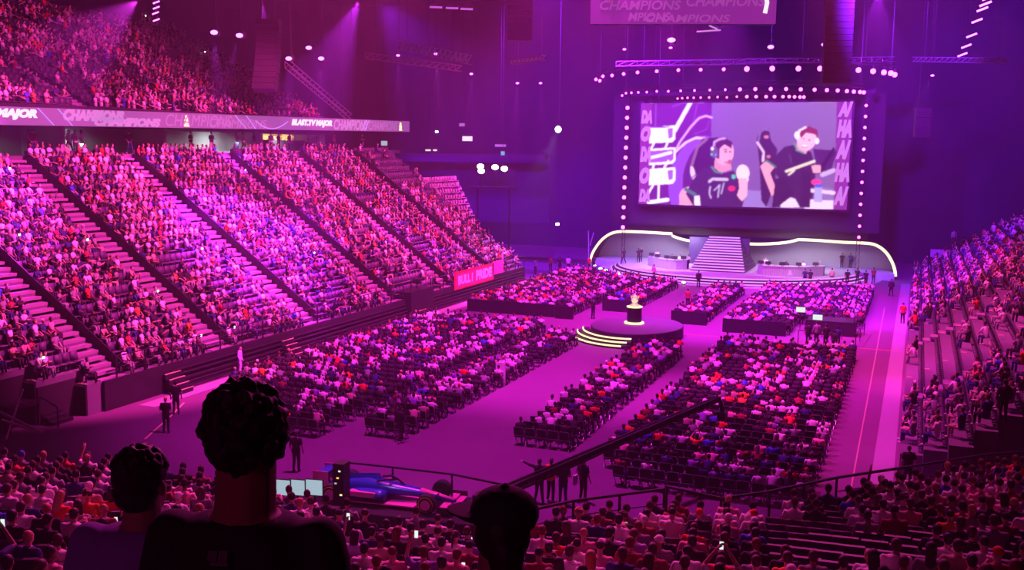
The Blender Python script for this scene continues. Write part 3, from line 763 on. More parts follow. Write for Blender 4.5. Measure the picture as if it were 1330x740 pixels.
# ------------------------------------------------------------------ near stand audience
OV = [ # head pixel x,y, attributes
 ((897, 682), dict(shirt='red', hk='short', hc='brown', pose='rest')), ((929, 690), dict(shirt='black', hk='short', hc='brown', pose='rest')), ((966, 682), dict(shirt='blue', hk='short', hc='black', pose='rest')),
 ((722, 668), dict(shirt='black', hk='short', hc='black', pose='lean')), ((760, 662), dict(shirt='black', hk='curly', hc='black', pose='rest_turn')), ((785, 656), dict(shirt='black', hk='short', hc='brown', pose='rest_turn')),
 ((783, 692), dict(shirt='white', hk='long', hc='black', pose='rest')), ((758, 696), dict(shirt='pink', hk='buzz', hc='blond', pose='rest')), ((763, 735), dict(shirt='white', hk='long', hc='blond', pose='rest')),
 ((788, 722), dict(shirt='pink', hk='buzz', hc='brown', pose='phone')), ((819, 716), dict(shirt='maroon', hk='short', hc='auburn', pose='phone')), ((831, 694), dict(shirt='lavender', hk='tail', hc='auburn', pose='rest')),
 ((848, 676), dict(shirt='maroon', hk='cap', hc='white', pose='rest')), ((860, 694), dict(shirt='black', hk='short', hc='black', pose='rest')), ((527, 698), dict(shirt='black', hk='long', hc='auburn', pose='rest')),
 ((533, 678), dict(shirt='white', hk='short', hc='black', pose='rest')), ((568, 668), dict(shirt='white', hk='buzz', hc='brown', pose='rest')), ((537, 664), dict(shirt='grey', hk='short', hc='brown', pose='lean')),
 ((497, 687), dict(shirt='black', hk='short', hc='black', pose='rest')), ((500, 725), dict(shirt='pink', hk='buzz', hc='auburn', pose='rest')), ((538, 722), dict(shirt='purple', hk='short', hc='auburn', pose='raise')),
 ((584, 720), dict(shirt='pink', hk='short', hc='auburn', pose='phone')), ((616, 702), dict(shirt='purple', hk='short', hc='auburn', pose='rest')), ((462, 716), dict(shirt='white', hk='short', hc='black', pose='rest')),
 ((465, 690), dict(shirt='lavender', hk='long', hc='black', pose='raise')), ((398, 642), dict(shirt='white', hk='short', hc='brown', pose='rest')), ((373, 638), dict(shirt='grey', hk='short', hc='brown', pose='rest')),
 ((450, 650), dict(shirt='grey', hk='short', hc='black', pose='photo')), ((128, 586), dict(shirt='white', hk='short', hc='brown', pose='raise')), ((130, 620), dict(shirt='white', hk='short', hc='brown', pose='rest')),
 ((1174, 635), dict(shirt='white', hk='short', hc='black', pose='rest')), ((1140, 630), dict(shirt='black', hk='long', hc='black', pose='rest')), ((1122, 634), dict(shirt='black', hk='short', hc='black', pose='rest')),
 ((1290, 622), dict(shirt='white', hk='short', hc='brown', pose='rest')), ((1222, 662), dict(shirt='black', hk='short', hc='auburn', pose='phone')), ((25, 580), dict(shirt='grey', hk='cap', hc='blue', pose='rest')),
 ((18, 640), dict(shirt='white', hk='short', hc='brown', pose='rest')), ((40, 668), dict(shirt='white', hk='short', hc='brown', pose='rest')), ((222, 640), dict(shirt='white', hk='cap', hc='white', pose='rest')),
]
slots = []
for k in range(NROW):
    s = ns(k); off = (k*.37) % .55; l = off; n = 0
    while l < FL[-1]*s:
        p = QC+(fpt(l/s)-QC)*(s-DS*.06); z = nz(k)
        q = proj((p.x, p.y, z+1.25))
        if q[2] > 4.5 and -40 < q[0] < 1370 and q[1] < 800:
            n += 1; slots.append([p.x, p.y, z, k+1, n, q, None])
        l += .60
def occp(s):
    x, y = s[5][0], s[5][1]; k = s[3]
    if s[5][2] < 6.2: return 0
    if 985 < x < 1100 and 655 < y < 712: return 0
    if 1020 < x < 1215 and 676 < y < 712: return .0
    if 430 < x < 640 and y < 670: return 0.0
    if 395 < x < 470 and y < 640: return 0
    return .9 if (x < 420 or x > 1080) else .84
for s in slots: s[6] = attrs() if random.random() < occp(s) else None
used = set()
for (px, py), a in OV:
    best = min((i for i in range(len(slots)) if i not in used), key=lambda i: (slots[i][5][0]-px)**2+((slots[i][5][1]-py)*1.6)**2)
    used.add(best); a.setdefault('skin', SK[0]); a.setdefault('leg', 'black'); slots[best][6] = dict(a)
def faceang(x, y, kx=.5):
    d = Vector((-19-x, 112-y)); d.normalize(); r = (Vector((x, y))-QC).normalized(); d = (d*kx+r*(1-kx)); return math.atan2(d.y, d.x)-PI/2
sm_ = dict(seat=MB().box((0, .0, .44), (.48, .42, .08)).mesh('seat', M['seatdark']),
           backrest=MB().box((0, -.27, .70), (.50, .07, .56), R=Matrix.Rotation(.14, 3, 'X')).mesh('backrest', M['seatdark']),
           arm=MB().box((.27, -.05, .62), (.05, .36, .05)).box((.27, -.05, .3), (.04, .06, .6)).mesh('armrest', mat('armrest', (.3, .25, .33), .35)))
flipseat = MB().box((0, -.17, .56), (.46, .09, .42)).mesh('seat', M['seatdark'])
slots.sort(key=lambda s: s[5][2])
vis_s = [s for s in slots if s[5][1] > 500]
ns_ = 0
for s in vis_s[:300]:
    th = faceang(s[0], s[1], .15); emp = s[6] is None
    t = thing('arena_seat', (s[0], s[1], s[2]), th, 'dark tip-up arena seat%s, near stand row %s up, %s from left' % (', empty' if emp else '', nth(s[3]), nth(s[4])), 'seat', 'tip-up seats of the near stand')
    link('seat', flipseat if emp else sm_['seat'], t); link('backrest', sm_['backrest'], t); link('armrest', sm_['arm'], t)
if len(vis_s) > 300: repeat('tier_seats', tier_seat, [(s[0], s[1], s[2], faceang(s[0], s[1], .15)) for s in vis_s[300:]], M['seatdark'], 'remaining dark seats of the near stand', 'seats')
occ = [s for s in slots if s[6] is not None and s[5][1] > 520]
print('NEAR people', len(occ), 'seats', len(vis_s), 'floor', len(F_all), 'chairs', len(CH), 'left', len(S_occ), 'upper', len(U_occ), 'right', len(R_occ))
NN = 235
inn = [s for s in occ if -15 < s[5][0] < 1345 and s[5][1] < 752]; rest_ = [s for s in occ if s not in inn]+inn[NN:]
crowd('seated_crowd', [(s[0], s[1], s[2], faceang(s[0], s[1]), s[6], 1) for s in rest_], 'remaining seated audience of the near stand')
for s in inn[:NN]:
    a = s[6]; person(s[:3], faceang(s[0], s[1])+random.uniform(-.25, .25), a, '%s; near stand, row %s up, %s from left' % (desc(a), nth(s[3]), nth(s[4])), 'audience of the near stand', random.uniform(.96, 1.05))
    if a['pose'] in ('phone', 'raise', 'photo'):
        d = POSES[a['pose']]; wv = Vector(d['wr'][0]); el = Vector(d['el'][0]); hp = wv+(wv-el).normalized()*.12
        if a['pose'] == 'photo': hp.x = 0
        R = Matrix.Rotation(faceang(s[0], s[1]), 4, 'Z'); wp = R@hp+Vector(s[:3])
        t = thing('phone', wp, faceang(s[0], s[1]), 'lit phone held by the spectator in row %s up, %s from left' % (nth(s[3]), nth(s[4])), 'phone', 'phones held up in the near stand')
        MB().box((0, .01, 0), (.075, .009, .15)).build('case', M['black'], t); MB().box((0, .003, 0), (.068, .004, .14)).build('display', M['phone'], t)

# glowing phones in the left stand
for i, (px, py) in enumerate(((3, 221), (15, 315), (107, 306), (254, 326), (312, 227), (403, 325), (203, 372), (310, 429), (272, 446), (48, 461), (181, 17), (260, 71))):
    best = min((S_occ if py > 150 else U_occ), key=lambda s: (proj((s[0], s[1], s[2]+1))[0]-px)**2+(proj((s[0], s[1], s[2]+1))[1]-py)**2)
    t = thing('phone', (best[0]+.35, best[1]+.1, best[2]+1.05), PI/2, 'bright phone flashlight held up in the left stands, %s of twelve' % nth(i+1), 'phone', 'phone lights in the left stands')
    MB().box((0, 0, 0), (.08, .01, .15)).build('case', M['black'], t); MB().box((0, -.02, .05), (.11, .02, .11)).build('flash', mat('phone_flash', (.1, .1, .1), .3, emit=(.9, 1, .85), es=10) if i == 0 else bpy.data.materials['phone_flash'], t)

# three people right in front of the camera, seen from behind as dark shapes
def big(label, head, scale, shirt, kind, skin=(.3, .17, .12), z_off=0, yaw=0.0, sx=1):
    hz_ = 1.685 if kind == 'afro' else 1.64
    d = stand(yaw=yaw, hed=(0, .03, hz_), nr=.082 if kind == 'afro' else .07); o = Vector(head)-Vector((0, 0, hz_*scale)); t = thing('person', o, YAW*.7, label, 'person'); t.scale = (scale*sx, scale, scale)
    bd = link('body', remesh(body_mb(d), 'body', M['skin'], .008, .35, 4), t); bd.color = (*skin, 1)
    s_ = link('shirt', remesh(shirt_mb(d, 1.0, 1.14), 'shirt', M['cloth'], .014, .6, 6), t); s_.color = (*C3[shirt], 1)
    tr = link('trousers', PM['stand']['trousers'], t); tr.color = (*C3['navy'], 1); sh = link('shoes', PM['stand']['shoes'], t); sh.color = (*C3['white'], 1)
    b = MB(); r = random.Random(11)
    if kind == 'afro':
        b.ell((0, -.02, .045), (.088, .105, .1), 14, 9)
        for i in range(560):
            a = r.uniform(0, 2*PI); z = r.uniform(-.95, 1); q = math.sqrt(max(0, 1-z*z))
            if math.sin(a)*q > .3 and z < .3: continue
            rr = r.uniform(.094, .108); b.ell((math.cos(a)*q*rr, -.02+math.sin(a)*q*rr*1.1, .03+z*rr*1.12), (r.uniform(.008, .014),)*3, 6, 4)
        hm = remesh(b, 'hair', M['hair'], .006, .6, 1)
    elif kind == 'fade':
        b.ell((0, -.02, .04), (.089, .104, .096), 14, 9); b.ell((0, -.045, -.02), (.082, .072, .075), 12, 7)
        for i in range(120):
            a = r.uniform(0, 2*PI); z = r.uniform(.1, 1); q = math.sqrt(max(0, 1-z*z)); b.ell((math.cos(a)*q*.088, -.02+math.sin(a)*q*.10, .045+z*.092), (.012,)*3, 6, 4)
        hm = remesh(b, 'hair', M['hair'], .006, .6, 1)
    else:
        b.ell((0, -.035, -.01), (.088, .085, .09), 14, 9); b.limb((0, -.08, -.05), (0, -.085, -.1), .06, .05, 10); hm = remesh(b, 'hair', M['hair'], .006, .6, 2)
        c = MB(); c.ell((0, -.015, .055), (.096, .110, .082), 16, 10)
        c.rings([(Vector((0, .06, .03)), Vector((.08, 0, 0)), Vector((0, .06, 0))), (Vector((0, .085, .045)), Vector((.082, 0, 0)), Vector((0, .115, 0)))], 16); c.ell((0, -.015, .14), (.01, .01, .008), 8, 5)
        cp = link('cap', remesh(c, 'cap', M['cloth'], .006, .6, 2), t, d['hed']); cp.rotation_euler = (0, 0, yaw+.9); cp.color = (.015, .012, .02, 1)
    h = link('hair', hm, t, d['hed']); h.rotation_euler = (0, 0, yaw); h.color = (.012, .008, .01, 1)
    return t, s_
t, s_ = big('tall silhouetted person with round afro hair and black T-shirt, closest to the camera', at(316, 570, 2.6), 1.04, 'black', 'afro', (.30, .16, .11), sx=.98)
Vt = MB(); Vt.box((-.025, 0, .012), (.03, .004, .03)).box((.01, 0, .012), (.03, .004, .035)).box((0, 0, -.012), (.06, .004, .012))
o = Vt.build('neck_print', mat('grey_print', (.12, .1, .12), .8), t); o.scale = (.75, .75, .75); o.location = (-.01, -.140, 1.43); o.rotation_euler = (-.35, 0, 0)
big('silhouetted person with short dark hair and mauve T-shirt at the lower left', at(181, 630, 3.45), .98, 'purple', 'fade', (.35, .2, .15), yaw=-.2)
big('silhouetted person in dark cap and black T-shirt at the bottom centre', at(648, 690, 3.05), .98, 'black', 'cap', (.4, .2, .16), yaw=.35)
bpy.data.objects['person']  # names settled by Blender

# ------------------------------------------------------------------ floor people, singles placed by their feet
def stander(px, py, lab, rz=0, z=0, pose='stand', sc_=1, ls=False, **a):
    at_ = dict(shirt='black', hk='short', hc='black', skin=SK[0], leg='black', pose=pose, shoe='black'); at_.update(a); p = onz(px, py, z)
    return person(p, rz, at_, lab, None, sc_, longsleeve=ls), p
stander(700, 652, 'man in black jacket pointing to the left beside the camera crane', .1, pose='point', ls=True)
stander(715, 651, 'man with patterned orange shirt standing beside the pointing man', -.2, pose='stand_arms', shirt='orange', hc='brown', shoe='white')
stander(731, 655, 'slim person in black top and blue jeans near the camera crane', .5, pose='stand_arms', leg='navy', hc='brown')
_, pw = stander(757, 651, 'woman with dark ponytail and white bag standing left of the right block', -.4, pose='stand', hk='tail', shoe='white')
t = thing('tote_bag', (pw.x-.33, pw.y, .65), 0, 'white tote bag hanging from the shoulder of the ponytailed woman', 'bag'); MB().box((0, 0, .2), (.10, .3, .38)).build('bag_body', M['white'], t); MB().bar((0, -.1, .38), (.08, -.02, .8), .02).bar((0, .1, .38), (.08, .02, .8), .02).build('strap', M['white'], t)
stander(520, 574, 'man in black jacket and white trainers walking beside the left floor block', -.3, pose='walk', ls=True, shoe='white')
stander(216, 562, 'person in black with orange cap standing on the left walkway', .3, pose='stand_arms', hk='cap', hc='orange')
stander(229, 538, 'person in dark clothes leaning by the short yellow stair', .6, pose='stand')
stander(312, 486, 'person in long pale purple coat beside the left stand', -1.2, z=0, ls=True, shirt='lavender', leg='lavender', hk='buzz', hc='brown')
stander(385, 612, 'person in black behind the tall silhouetted man, on the floor', .2, pose='stand')
stander(770, 414, 'person in black standing left of the round platform', -.3, pose='stand'); stander(893, 400, 'person in dark red standing between platform and stage', .2, pose='stand', shirt='maroon')
stander(907, 373, 'guard in black standing in front of the purple staircase', 0, ls=True); stander(1157, 385, 'person walking in the right aisle below the glowing arch', .2, pose='walk', ls=True)
stander(1178, 632, 'person in black standing at the front rail of the right stand', .2, z=0)
stander(558, 430, 'person in white standing by the dark camera position', 1, shirt='white', leg='white')
for i, (px, py, sh) in enumerate(((1045, 370, 'navy'), (1052, 371, 'black'), (1080, 369, 'pink'), (1100, 371, 'black'), (1113, 369, 'black'), (1124, 372, 'black'), (1134, 368, 'maroon'), (849, 364, 'pink'), (715, 352, 'maroon'), (727, 353, 'black'), (738, 352, 'white'), (765, 352, 'red'), (771, 351, 'black'), (695, 356, 'grey'))):
    stander(px, py, '%s shirted standing person at the stage front, %s of fourteen along it' % (sh, nth(i+1)), random.uniform(-.6, .6), shirt=sh)
# standing spectators on the right stand
for (px, py, X, lab, kw) in ((1302, 548, 4.6, 'usher in black jacket standing on the steps of the right stand', dict(ls=True, shoe='black')), (1172, 420, None, 'person in red standing at the right floor edge', dict(shirt='red')), (1182, 442, None, 'person in black crossing arms at the rail of the right stand', dict(pose='stand_arms'))):
    z = 0.0
    for _ in range(12):
        if X: q_ = onz(px, py, z); z = z*.5+.5*(RZ+RRISE*max(0, math.floor((q_.x-RX1)/RRUN)))
    if X: q_ = onz(px, py, z); z = RZ+RRISE*max(0, math.floor((q_.x-RX1)/RRUN))
    stander(px, py, lab, .3, z=z, **kw)
# concourse standers
for i, (px, sh) in enumerate(((38, 'grey'), (44, 'maroon'), (90, 'white'), (98, 'white'), (106, 'white'), (168, 'black'), (248, 'black'), (275, 'black'), (308, 'beige'), (316, 'beige'), (330, 'black'), (352, 'white'), (362, 'black'), (376, 'black'), (400, 'beige'), (412, 'black'), (434, 'red'), (470, 'black'))):
    p = onx(px, 190, XC-.9 if i % 2 else XC-1.6); p.z = ztop(p.y)
    a = attrs(); a['shirt'] = sh; a['pose'] = random.choice(['stand', 'stand_arms', 'walk'])
    person(p, random.uniform(-2, -1), a, '%s; standing on the left concourse, %s of eighteen from left' % (desc(a), nth(i+1)), 'people standing on the concourse')

# ------------------------------------------------------------------ round platform with trophy
PC = Vector((-19.2, 74.0, 0))
t = thing('round_platform', PC, 0, 'low round purple stage platform with yellow lit steps in the centre aisle', 'platform')
def ering(rx, ry, a0, a1, n): return [(rx*math.cos(a0+(a1-a0)*i/n), ry*math.sin(a0+(a1-a0)*i/n)) for i in range(n+1)]
MB().prism(ering(3.35, 4.2, 0, 2*PI*63/64, 63), 0, .85).build('deck', mat('platform_top', (.10, .08, .12), .55, noise=.15, nscale=1), t)
MB().prism(ering(3.42, 4.27, 0, 2*PI*63/64, 63), .0, .80).build('skirt', M['dark'], t)
for k in range(3):
    rx, ry = 3.55+.42*(k+1), 4.4+.42*(k+1); z = .64-.2*k
    po = ering(rx, ry, math.radians(197), math.radians(282), 20); pi = ering(rx-.45-.42*k, ry-.45-.42*k, math.radians(282), math.radians(197), 20)
    st = MB().prism(po+pi, 0, z).build('step', M['dark'], t)
    for (q0, q1) in ((197, 236), (237, 282)):
        q1 -= k*4 if q1 == 282 else 0
        e = ering(rx+.02, ry+.02, math.radians(q0), math.radians(q1), 16); MB().tube([(x, y, z-.03) for x, y in e], .065, 5).build('light_strip', M['yled'], st)
t = thing('trophy_plinth', (-19.6, 74.6, .85), 0, 'black cylindrical plinth with lit rims on the round platform', 'plinth')
MB().lathe((0, 0, 0), [(.75, 0), (.75, .12), (.6, .14)], 24).build('base_ring', M['yled'], t); MB().lathe((0, 0, .14), [(.56, 0), (.56, 1.1)], 24).build('column', M['black'], t); MB().lathe((0, 0, 1.24), [(.6, 0), (.6, .08)], 24).build('top_ring', M['yled'], t)
t = thing('trophy', (-19.6, 74.6, 2.17), 0, 'pale gold winged trophy standing on the black plinth', 'trophy')
MB().lathe((0, 0, 0), [(.38, 0), (.38, .1), (.26, .14), (.18, .3), (.28, .42), (.1, .5)], 16).build('foot', M['gold'], t)
MB().lathe((0, 0, .5), [(.08, 0), (.16, .12), (.2, .26), (.08, .34), (.02, .5)], 12).build('cup', M['gold'], t)
for s in (-1, 1): MB().bar((s*.16, 0, .42), (s*.32, 0, .8), .07).build('wing', M['gold'], t)

# ------------------------------------------------------------------ stage
SC = Vector((-19.5, 120, 0))
t = thing('stage', SC, 0, 'wide low stage with curved violet-lit steps', 'stage')
def sring(d, a0=180, a1=360, n=48): return ering(14.6+d, 13.1+d, math.radians(a0), math.radians(a1), n)
MB().prism([(-17.5, 6), (-17.5, 0)]+sring(-1.0)+[(17.5, 0), (17.5, 6)], 0, .75).build('deck', M['stage'], t)
for k in range(3):
    o_ = sring(-.45*k); i_ = list(reversed(sring(-.45*k-.55))); z = .25*(k+1)-.01
    s_ = MB().prism(o_+i_, 0, z+.0).build('step', M['dark'], t)
    MB().tube([(x, y, z-.05) for x, y in sring(-.45*k+.02, 186, 354, 60)], .085, 5).build('light_strip', M['stepled'], s_)
t = thing('stage_apron', (SC.x, SC.y, 0), 0, 'dark curved apron floor in front of the stage steps', 'floor')
MB().prism(sring(1.6), 0, .05).build('deck', M['stage'], t)
# foot lights on the left and right
for i, (px, py) in enumerate(((766, 340), (772, 345), (780, 349), (787, 351), (796, 354), (804, 356), (826, 359), (888, 367), (1039, 371), (1057, 371), (1087, 370))):
    p = onz(px, py, .25); t = thing('floor_light', (p.x, p.y, 0.02), 0, 'white glowing footlight at the stage edge, %s from the left' % nth(i+1), 'light', 'stage footlights')
    MB().box((0, 0, .12), (.4, .3, .22)).build('housing', M['black'], t); MB().ell((0, -.05, .26), (.2, .16, .12), 10, 6).build('lens', M['lampw'], t)
# arch
AY = 121.0
arch_px = [(766, 350), (766.5, 340), (769, 330), (774, 321), (781, 312), (790, 305), (799, 301.5), (812, 300.5), (840, 301.5), (873, 303.5)]
arch_px2 = [(873, 306), (882, 309.5), (895, 312.5), (910, 314.5), (922, 315)]
arch_px3 = [(962, 316), (985, 317), (1008, 316), (1025, 314), (1037, 311)]
arch_px4 = [(1037, 311), (1060, 312), (1095, 314.5), (1128, 316), (1141, 320), (1151, 328), (1158, 339), (1162, 350), (1163, 359)]
def sm(pts, n=4):
    P_ = [Vector((a, c, 0)) for a, c in pts]; out = []
    for i in range(len(P_)-1):
        p0, p1, p2, p3 = P_[max(i-1, 0)], P_[i], P_[i+1], P_[min(i+2, len(P_)-1)]
        for j in range(n):
            t_ = j/n; out.append(.5*((2*p1)+(p2-p0)*t_+(2*p0-5*p1+4*p2-p3)*t_*t_+(3*p1-p0-3*p2+p3)*t_**3))
    out.append(P_[-1]); return [(p.x, p.y) for p in out]
base = Vector((-19.5, AY, 0))
t = thing('stage_arch', base, 0, 'wide rounded stage arch outlined by a glowing warm white LED strip', 'arch')
for seg in (arch_px, arch_px2, arch_px3, arch_px4):
    MB().tube([ony(x, y, AY) for x, y in sm(seg)], .17, 6).build('light_strip', M['arch'], t, base)
L0 = [ony(x, y, AY+.2) for x, y in sm(arch_px)]+[ony(x, y, AY+.2) for x, y in sm(arch_px2)]+[ony(x, y, AY+.2) for x, y in sm(arch_px3)]+[ony(x, y, AY+.2) for x, y in sm(arch_px4)]
b = MB(); n = len(L0)       # fascia: a hood behind the strip reaching back to the rear wall
V = [p for p in L0]+[p+Vector((0, 3.4, 0)) for p in L0]; b.add(V, [(i, i+1, n+i+1, n+i) for i in range(n-1)]); b.build('hood', M['dark'], t, base)
V = [p+Vector((0, 3.4, 0)) for p in L0]+[Vector((p.x, AY+3.6, .1)) for p in L0]; b = MB(); b.add(V, [(i, i+1, n+i+1, n+i) for i in range(n-1)]); b.build('rear_wall', mat('stage_rear', (.30, .29, .34), .7, noise=.15, nscale=.5), t, base)
# staircase
b0l, b0r = ony(896, 352, 113.2), ony(969, 355, 113.2); b1l, b1r = ony(922, 315, 121), ony(962, 315, 121); NS = 13
t = thing('staircase', (b0l+b0r)/2-Vector((0, 0, 0)), 0, 'purple lit staircase rising to the middle of the stage arch', 'staircase'); SO = t.location.copy()
zb, zt = .75, 4.1
for k in range(NS):
    f0, f1 = k/NS, (k+1)/NS; xl, xr = b0l.x+(b1l.x-b0l.x)*f1, b0r.x+(b1r.x-b0r.x)*f1; y0_, y1_ = 113.2+7.8*f0, 113.2+7.8*f1; z = zb+(zt-zb)*f1
    s_ = MB().box(((xl+xr)/2, (y0_+121.4)/2, (z+zb)/2-.0), (xr-xl, 121.4-y0_, z-zb)).build('step', mat('stair_riser', (.09, .06, .12), .6) if k == 0 else bpy.data.materials['stair_riser'], t, SO)
    MB().box(((xl+xr)/2, y0_-.02, z-.05), (xr-xl, .06, .15)).build('light_strip', M['stepled'], s_, SO)
sl = MB()
for xa, xb in ((894.5, 926), (958, 972)):
    pa, pb = ony(xa, 350, 120.6), ony(xb, 350, 120.6); sl.box(((pa.x+pb.x)/2, 121.1, 2.35), (pb.x-pa.x, 1.0, 3.2))
sl.build('side_wall', mat('side_wall_violet', (.06, .04, .09), .6), t, SO)
# desks
def desk(label, px, Yd, dep, mark=None):
    pts = [ony(x, y, Yd+dy) for x, y, dy in px]; base = Vector((sum(p.x for p in pts)/len(pts), Yd, .76)); t = thing('caster_desk', base, 0, label, 'desk')
    z1 = 1.75; b = MB()
    for a, c in zip(pts[:-1], pts[1:]):
        n_ = max(2, int((c-a).length/.22))
        for i in range(n_):
            p, q = a.lerp(c, i/n_), a.lerp(c, (i+.86)/n_); b.bar(Vector((p.x, p.y, (z1+.76)/2)), Vector((q.x, q.y, (z1+.76)/2)), .08, z1-.76)
    o = b.build('front_panel', M['desk'], t, base)
    poly = [(p.x, p.y-.1) for p in pts]+[(p.x, p.y+dep) for p in reversed(pts)]
    MB().prism(poly, z1, z1+.07).build('top', M['desk'], t, base); b = MB()
    poly = [(p.x, p.y+.15) for p in pts]+[(p.x, p.y+dep-.1) for p in reversed(pts)]; MB().prism(poly, .76, z1).build('carcass', M['dark'], t, base)
    return t, pts, z1+.07
t1, p1, zt1 = desk('curved brushed metal caster desk on the left half of the stage', [(842, 337, 3.4), (850, 341, 1.6), (865, 346, .5), (878, 349, .0), (892, 348, .9)], 113.0, 1.3)
t2, p2, zt2 = desk('curved brushed metal caster desk on the right half of the stage', [(984, 352, .9), (992, 355, 0), (1015, 355, 0), (1042, 352, .6), (1070, 346, 2.2)], 112.2, 1.3)
em = []
for (tt, pp, zz, nn_) in ((t1, p1, zt1, 5), (t2, p2, zt2, 5)):
    for i in range(nn_):
        f_ = (i+.5)/nn_*(len(pp)-1); a = pp[int(f_)].lerp(pp[min(int(f_)+1, len(pp)-1)], f_ % 1); side = 'left' if tt is t1 else 'right'
        t = thing('desk_monitor', (a.x, a.y+.35, zz), 0, 'black monitor on the %s caster desk, %s from the left' % (side, nth(i+1)), 'monitor', 'monitors on the caster desks')
        MB().box((0, 0, .27), (.62, .05, .36)).build('screen', M['black'], t); MB().box((0, .02, .05), (.08, .06, .1)).box((0, 0, .01), (.26, .18, .02)).build('stand', M['black'], t)
        if i % 2 == 0 or i == 3:
            aa = attrs(); aa['pose'] = 'stand_arms' if i == 0 else 'rest'; aa['shirt'] = ['white', 'beige', 'black', 'white', 'grey'][i]
            person((a.x+.3, a.y+1.75, .76 if i == 0 else .95), PI+random.uniform(-.3, .3), aa, '%s; behind the %s caster desk, %s from left' % (desc(aa), side, nth(i+1)))
for (px, py, lab, kw) in ((829, 341, 'person in black standing left of the left caster desk', {}), (832, 340, 'blond person talking beside the left caster desk', dict(hc='blond', pose='stand_arms')), (810, 342, 'host in black walking up the left stage steps', dict(pose='walk')),
                          (1093, 348, 'person in black gesturing right of the right caster desk', dict(pose='stand_arms')), (1104, 348, 'person in dark shirt at the right end of the stage', dict(pose='stand_arms', shirt='navy'))):
    p = onz(px, py, .76); kw2 = dict(kw); stander(px, py, lab, random.uniform(-1, 1), z=.76, **kw2)
# sculptural white figures beside the arch and lit trophy emblem on the right desk
o = MB().box((0, 0, .12), (.5, .03, .08)).box((0, 0, .26), (.36, .03, .12)).box((0, 0, .42), (.22, .03, .14)).box((0, 0, .56), (.3, .03, .08)).build('emblem', M['white'], t2); o.location = (p2[2].x-t2.location.x+.9, -.15, .08)

# ------------------------------------------------------------------ big screen
SY = 119.5
qTL, qTR, qBR, qBL = ony(832.8, 134.5, SY), ony(1107.5, 131.8, SY), ony(1099.8, 272.7, SY), ony(829.5, 264.4, SY)
sx0, sx1 = (qTL.x+qBL.x)/2, (qTR.x+qBR.x)/2; sz1, sz0 = (qTL.z+qTR.z)/2, (qBL.z+qBR.z)/2
scr = thing('video_screen', (sx0, SY, sz0), 0, 'huge LED video screen above the stage showing two players with headsets', 'screen')
GW, GH = 400, 205
uu, vv = np.meshgrid(np.linspace(0, 1, GW), np.linspace(0, 1, GH))   # v down
TL, TR, BR, BLc = (58, 42), (1275, 30), (1240, 655), (42, 618)
XX = (1-uu)*(1-vv)*TL[0]+uu*(1-vv)*TR[0]+uu*vv*BR[0]+(1-uu)*vv*BLc[0]; YY = (1-uu)*(1-vv)*TL[1]+uu*(1-vv)*TR[1]+uu*vv*BR[1]+(1-uu)*vv*BLc[1]
img = np.zeros((GH, GW, 3))
def lin(c): c = np.array(c)/255.; return np.where(c < .04045, c/12.92, ((c+.055)/1.055)**2.4)
def paint(mask, c): img[mask] = lin(c)
def poly(pts, c):
    m = np.zeros(XX.shape, bool); n = len(pts); j = n-1
    for i in range(n):
        xi, yi = pts[i]; xj, yj = pts[j]
        cond = ((yi > YY) != (yj > YY)) & (XX < (xj-xi)*(YY-yi)/((yj-yi) or 1e-9)+xi); m ^= cond; j = i
    paint(m, c)
def elp(cx, cy, rx, ry, c, a=0):
    dx, dy = XX-cx, YY-cy; ca, sa = math.cos(a), math.sin(a); paint(((dx*ca+dy*sa)/rx)**2+((-dx*sa+dy*ca)/ry)**2 < 1, c)
def line(pts, wd, c):
    for (x0, y0), (x1, y1) in zip(pts[:-1], pts[1:]):
        dx, dy = x1-x0, y1-y0; t_ = np.clip(((XX-x0)*dx+(YY-y0)*dy)/(dx*dx+dy*dy+1e-9), 0, 1); paint((XX-x0-t_*dx)**2+(YY-y0-t_*dy)**2 < (wd/2)**2, c)
paint(XX > -1, (112, 80, 150)); g = np.clip((XX-480)/700, 0, 1)[..., None]; img[:] = lin((112, 78, 152))*(1-g)+lin((118, 92, 150))*g
gy = np.clip(1-(YY-40)/300, 0, 1)[..., None]; img += gy*lin((70, 55, 95))*.6
poly([(0, 0), (488, 0), (480, 260), (420, 700), (0, 700)], (96, 28, 128)); poly([(0, 0), (128, 0), (112, 700), (0, 700)], (122, 40, 140)); poly([(1192, 0), (1300, 0), (1300, 700), (1168, 700)], (122, 44, 138))
line([(150, 30), (145, 170)], 10, (130, 60, 175)); line([(250, 60), (340, 30)], 8, (130, 60, 175)); line([(400, 40), (370, 180), (345, 190)], 7, (130, 60, 175)); line([(470, 140), (455, 190), (380, 215)], 7, (120, 55, 165))
elp(400, 470, 165, 250, (134, 70, 205), .3); elp(430, 440, 110, 190, (80, 28, 110), .3)
line([(362, 30), (265, 195)], 24, (250, 235, 255)); line([(485, 122), (450, 112), (410, 125), (360, 175), (300, 255), (262, 320)], 12, (215, 165, 245)); line([(440, 240), (390, 238), (330, 265), (265, 322)], 13, (235, 200, 250)); line([(440, 240), (520, 240)], 6, (190, 140, 210))
for y, c in ((215, (252, 245, 255)), (340, (150, 85, 215)), (455, (252, 245, 255))):
    poly([(108, y-38), (268, y-48), (268, y+28), (250, y+48), (108, y+55)], (250, 240, 255)); poly([(112, y-26), (258, y-36), (256, y+20), (240, y+34), (112, y+42)], c)
    if c[0] > 200: poly([(220, y-30), (254, y-34), (252, y+20), (226, y+28)], (150, 95, 215))
line([(118, 352), (150, 345), (180, 338), (240, 322)], 18, (250, 240, 255)); line([(115, 178), (225, 176)], 8, (120, 50, 160))
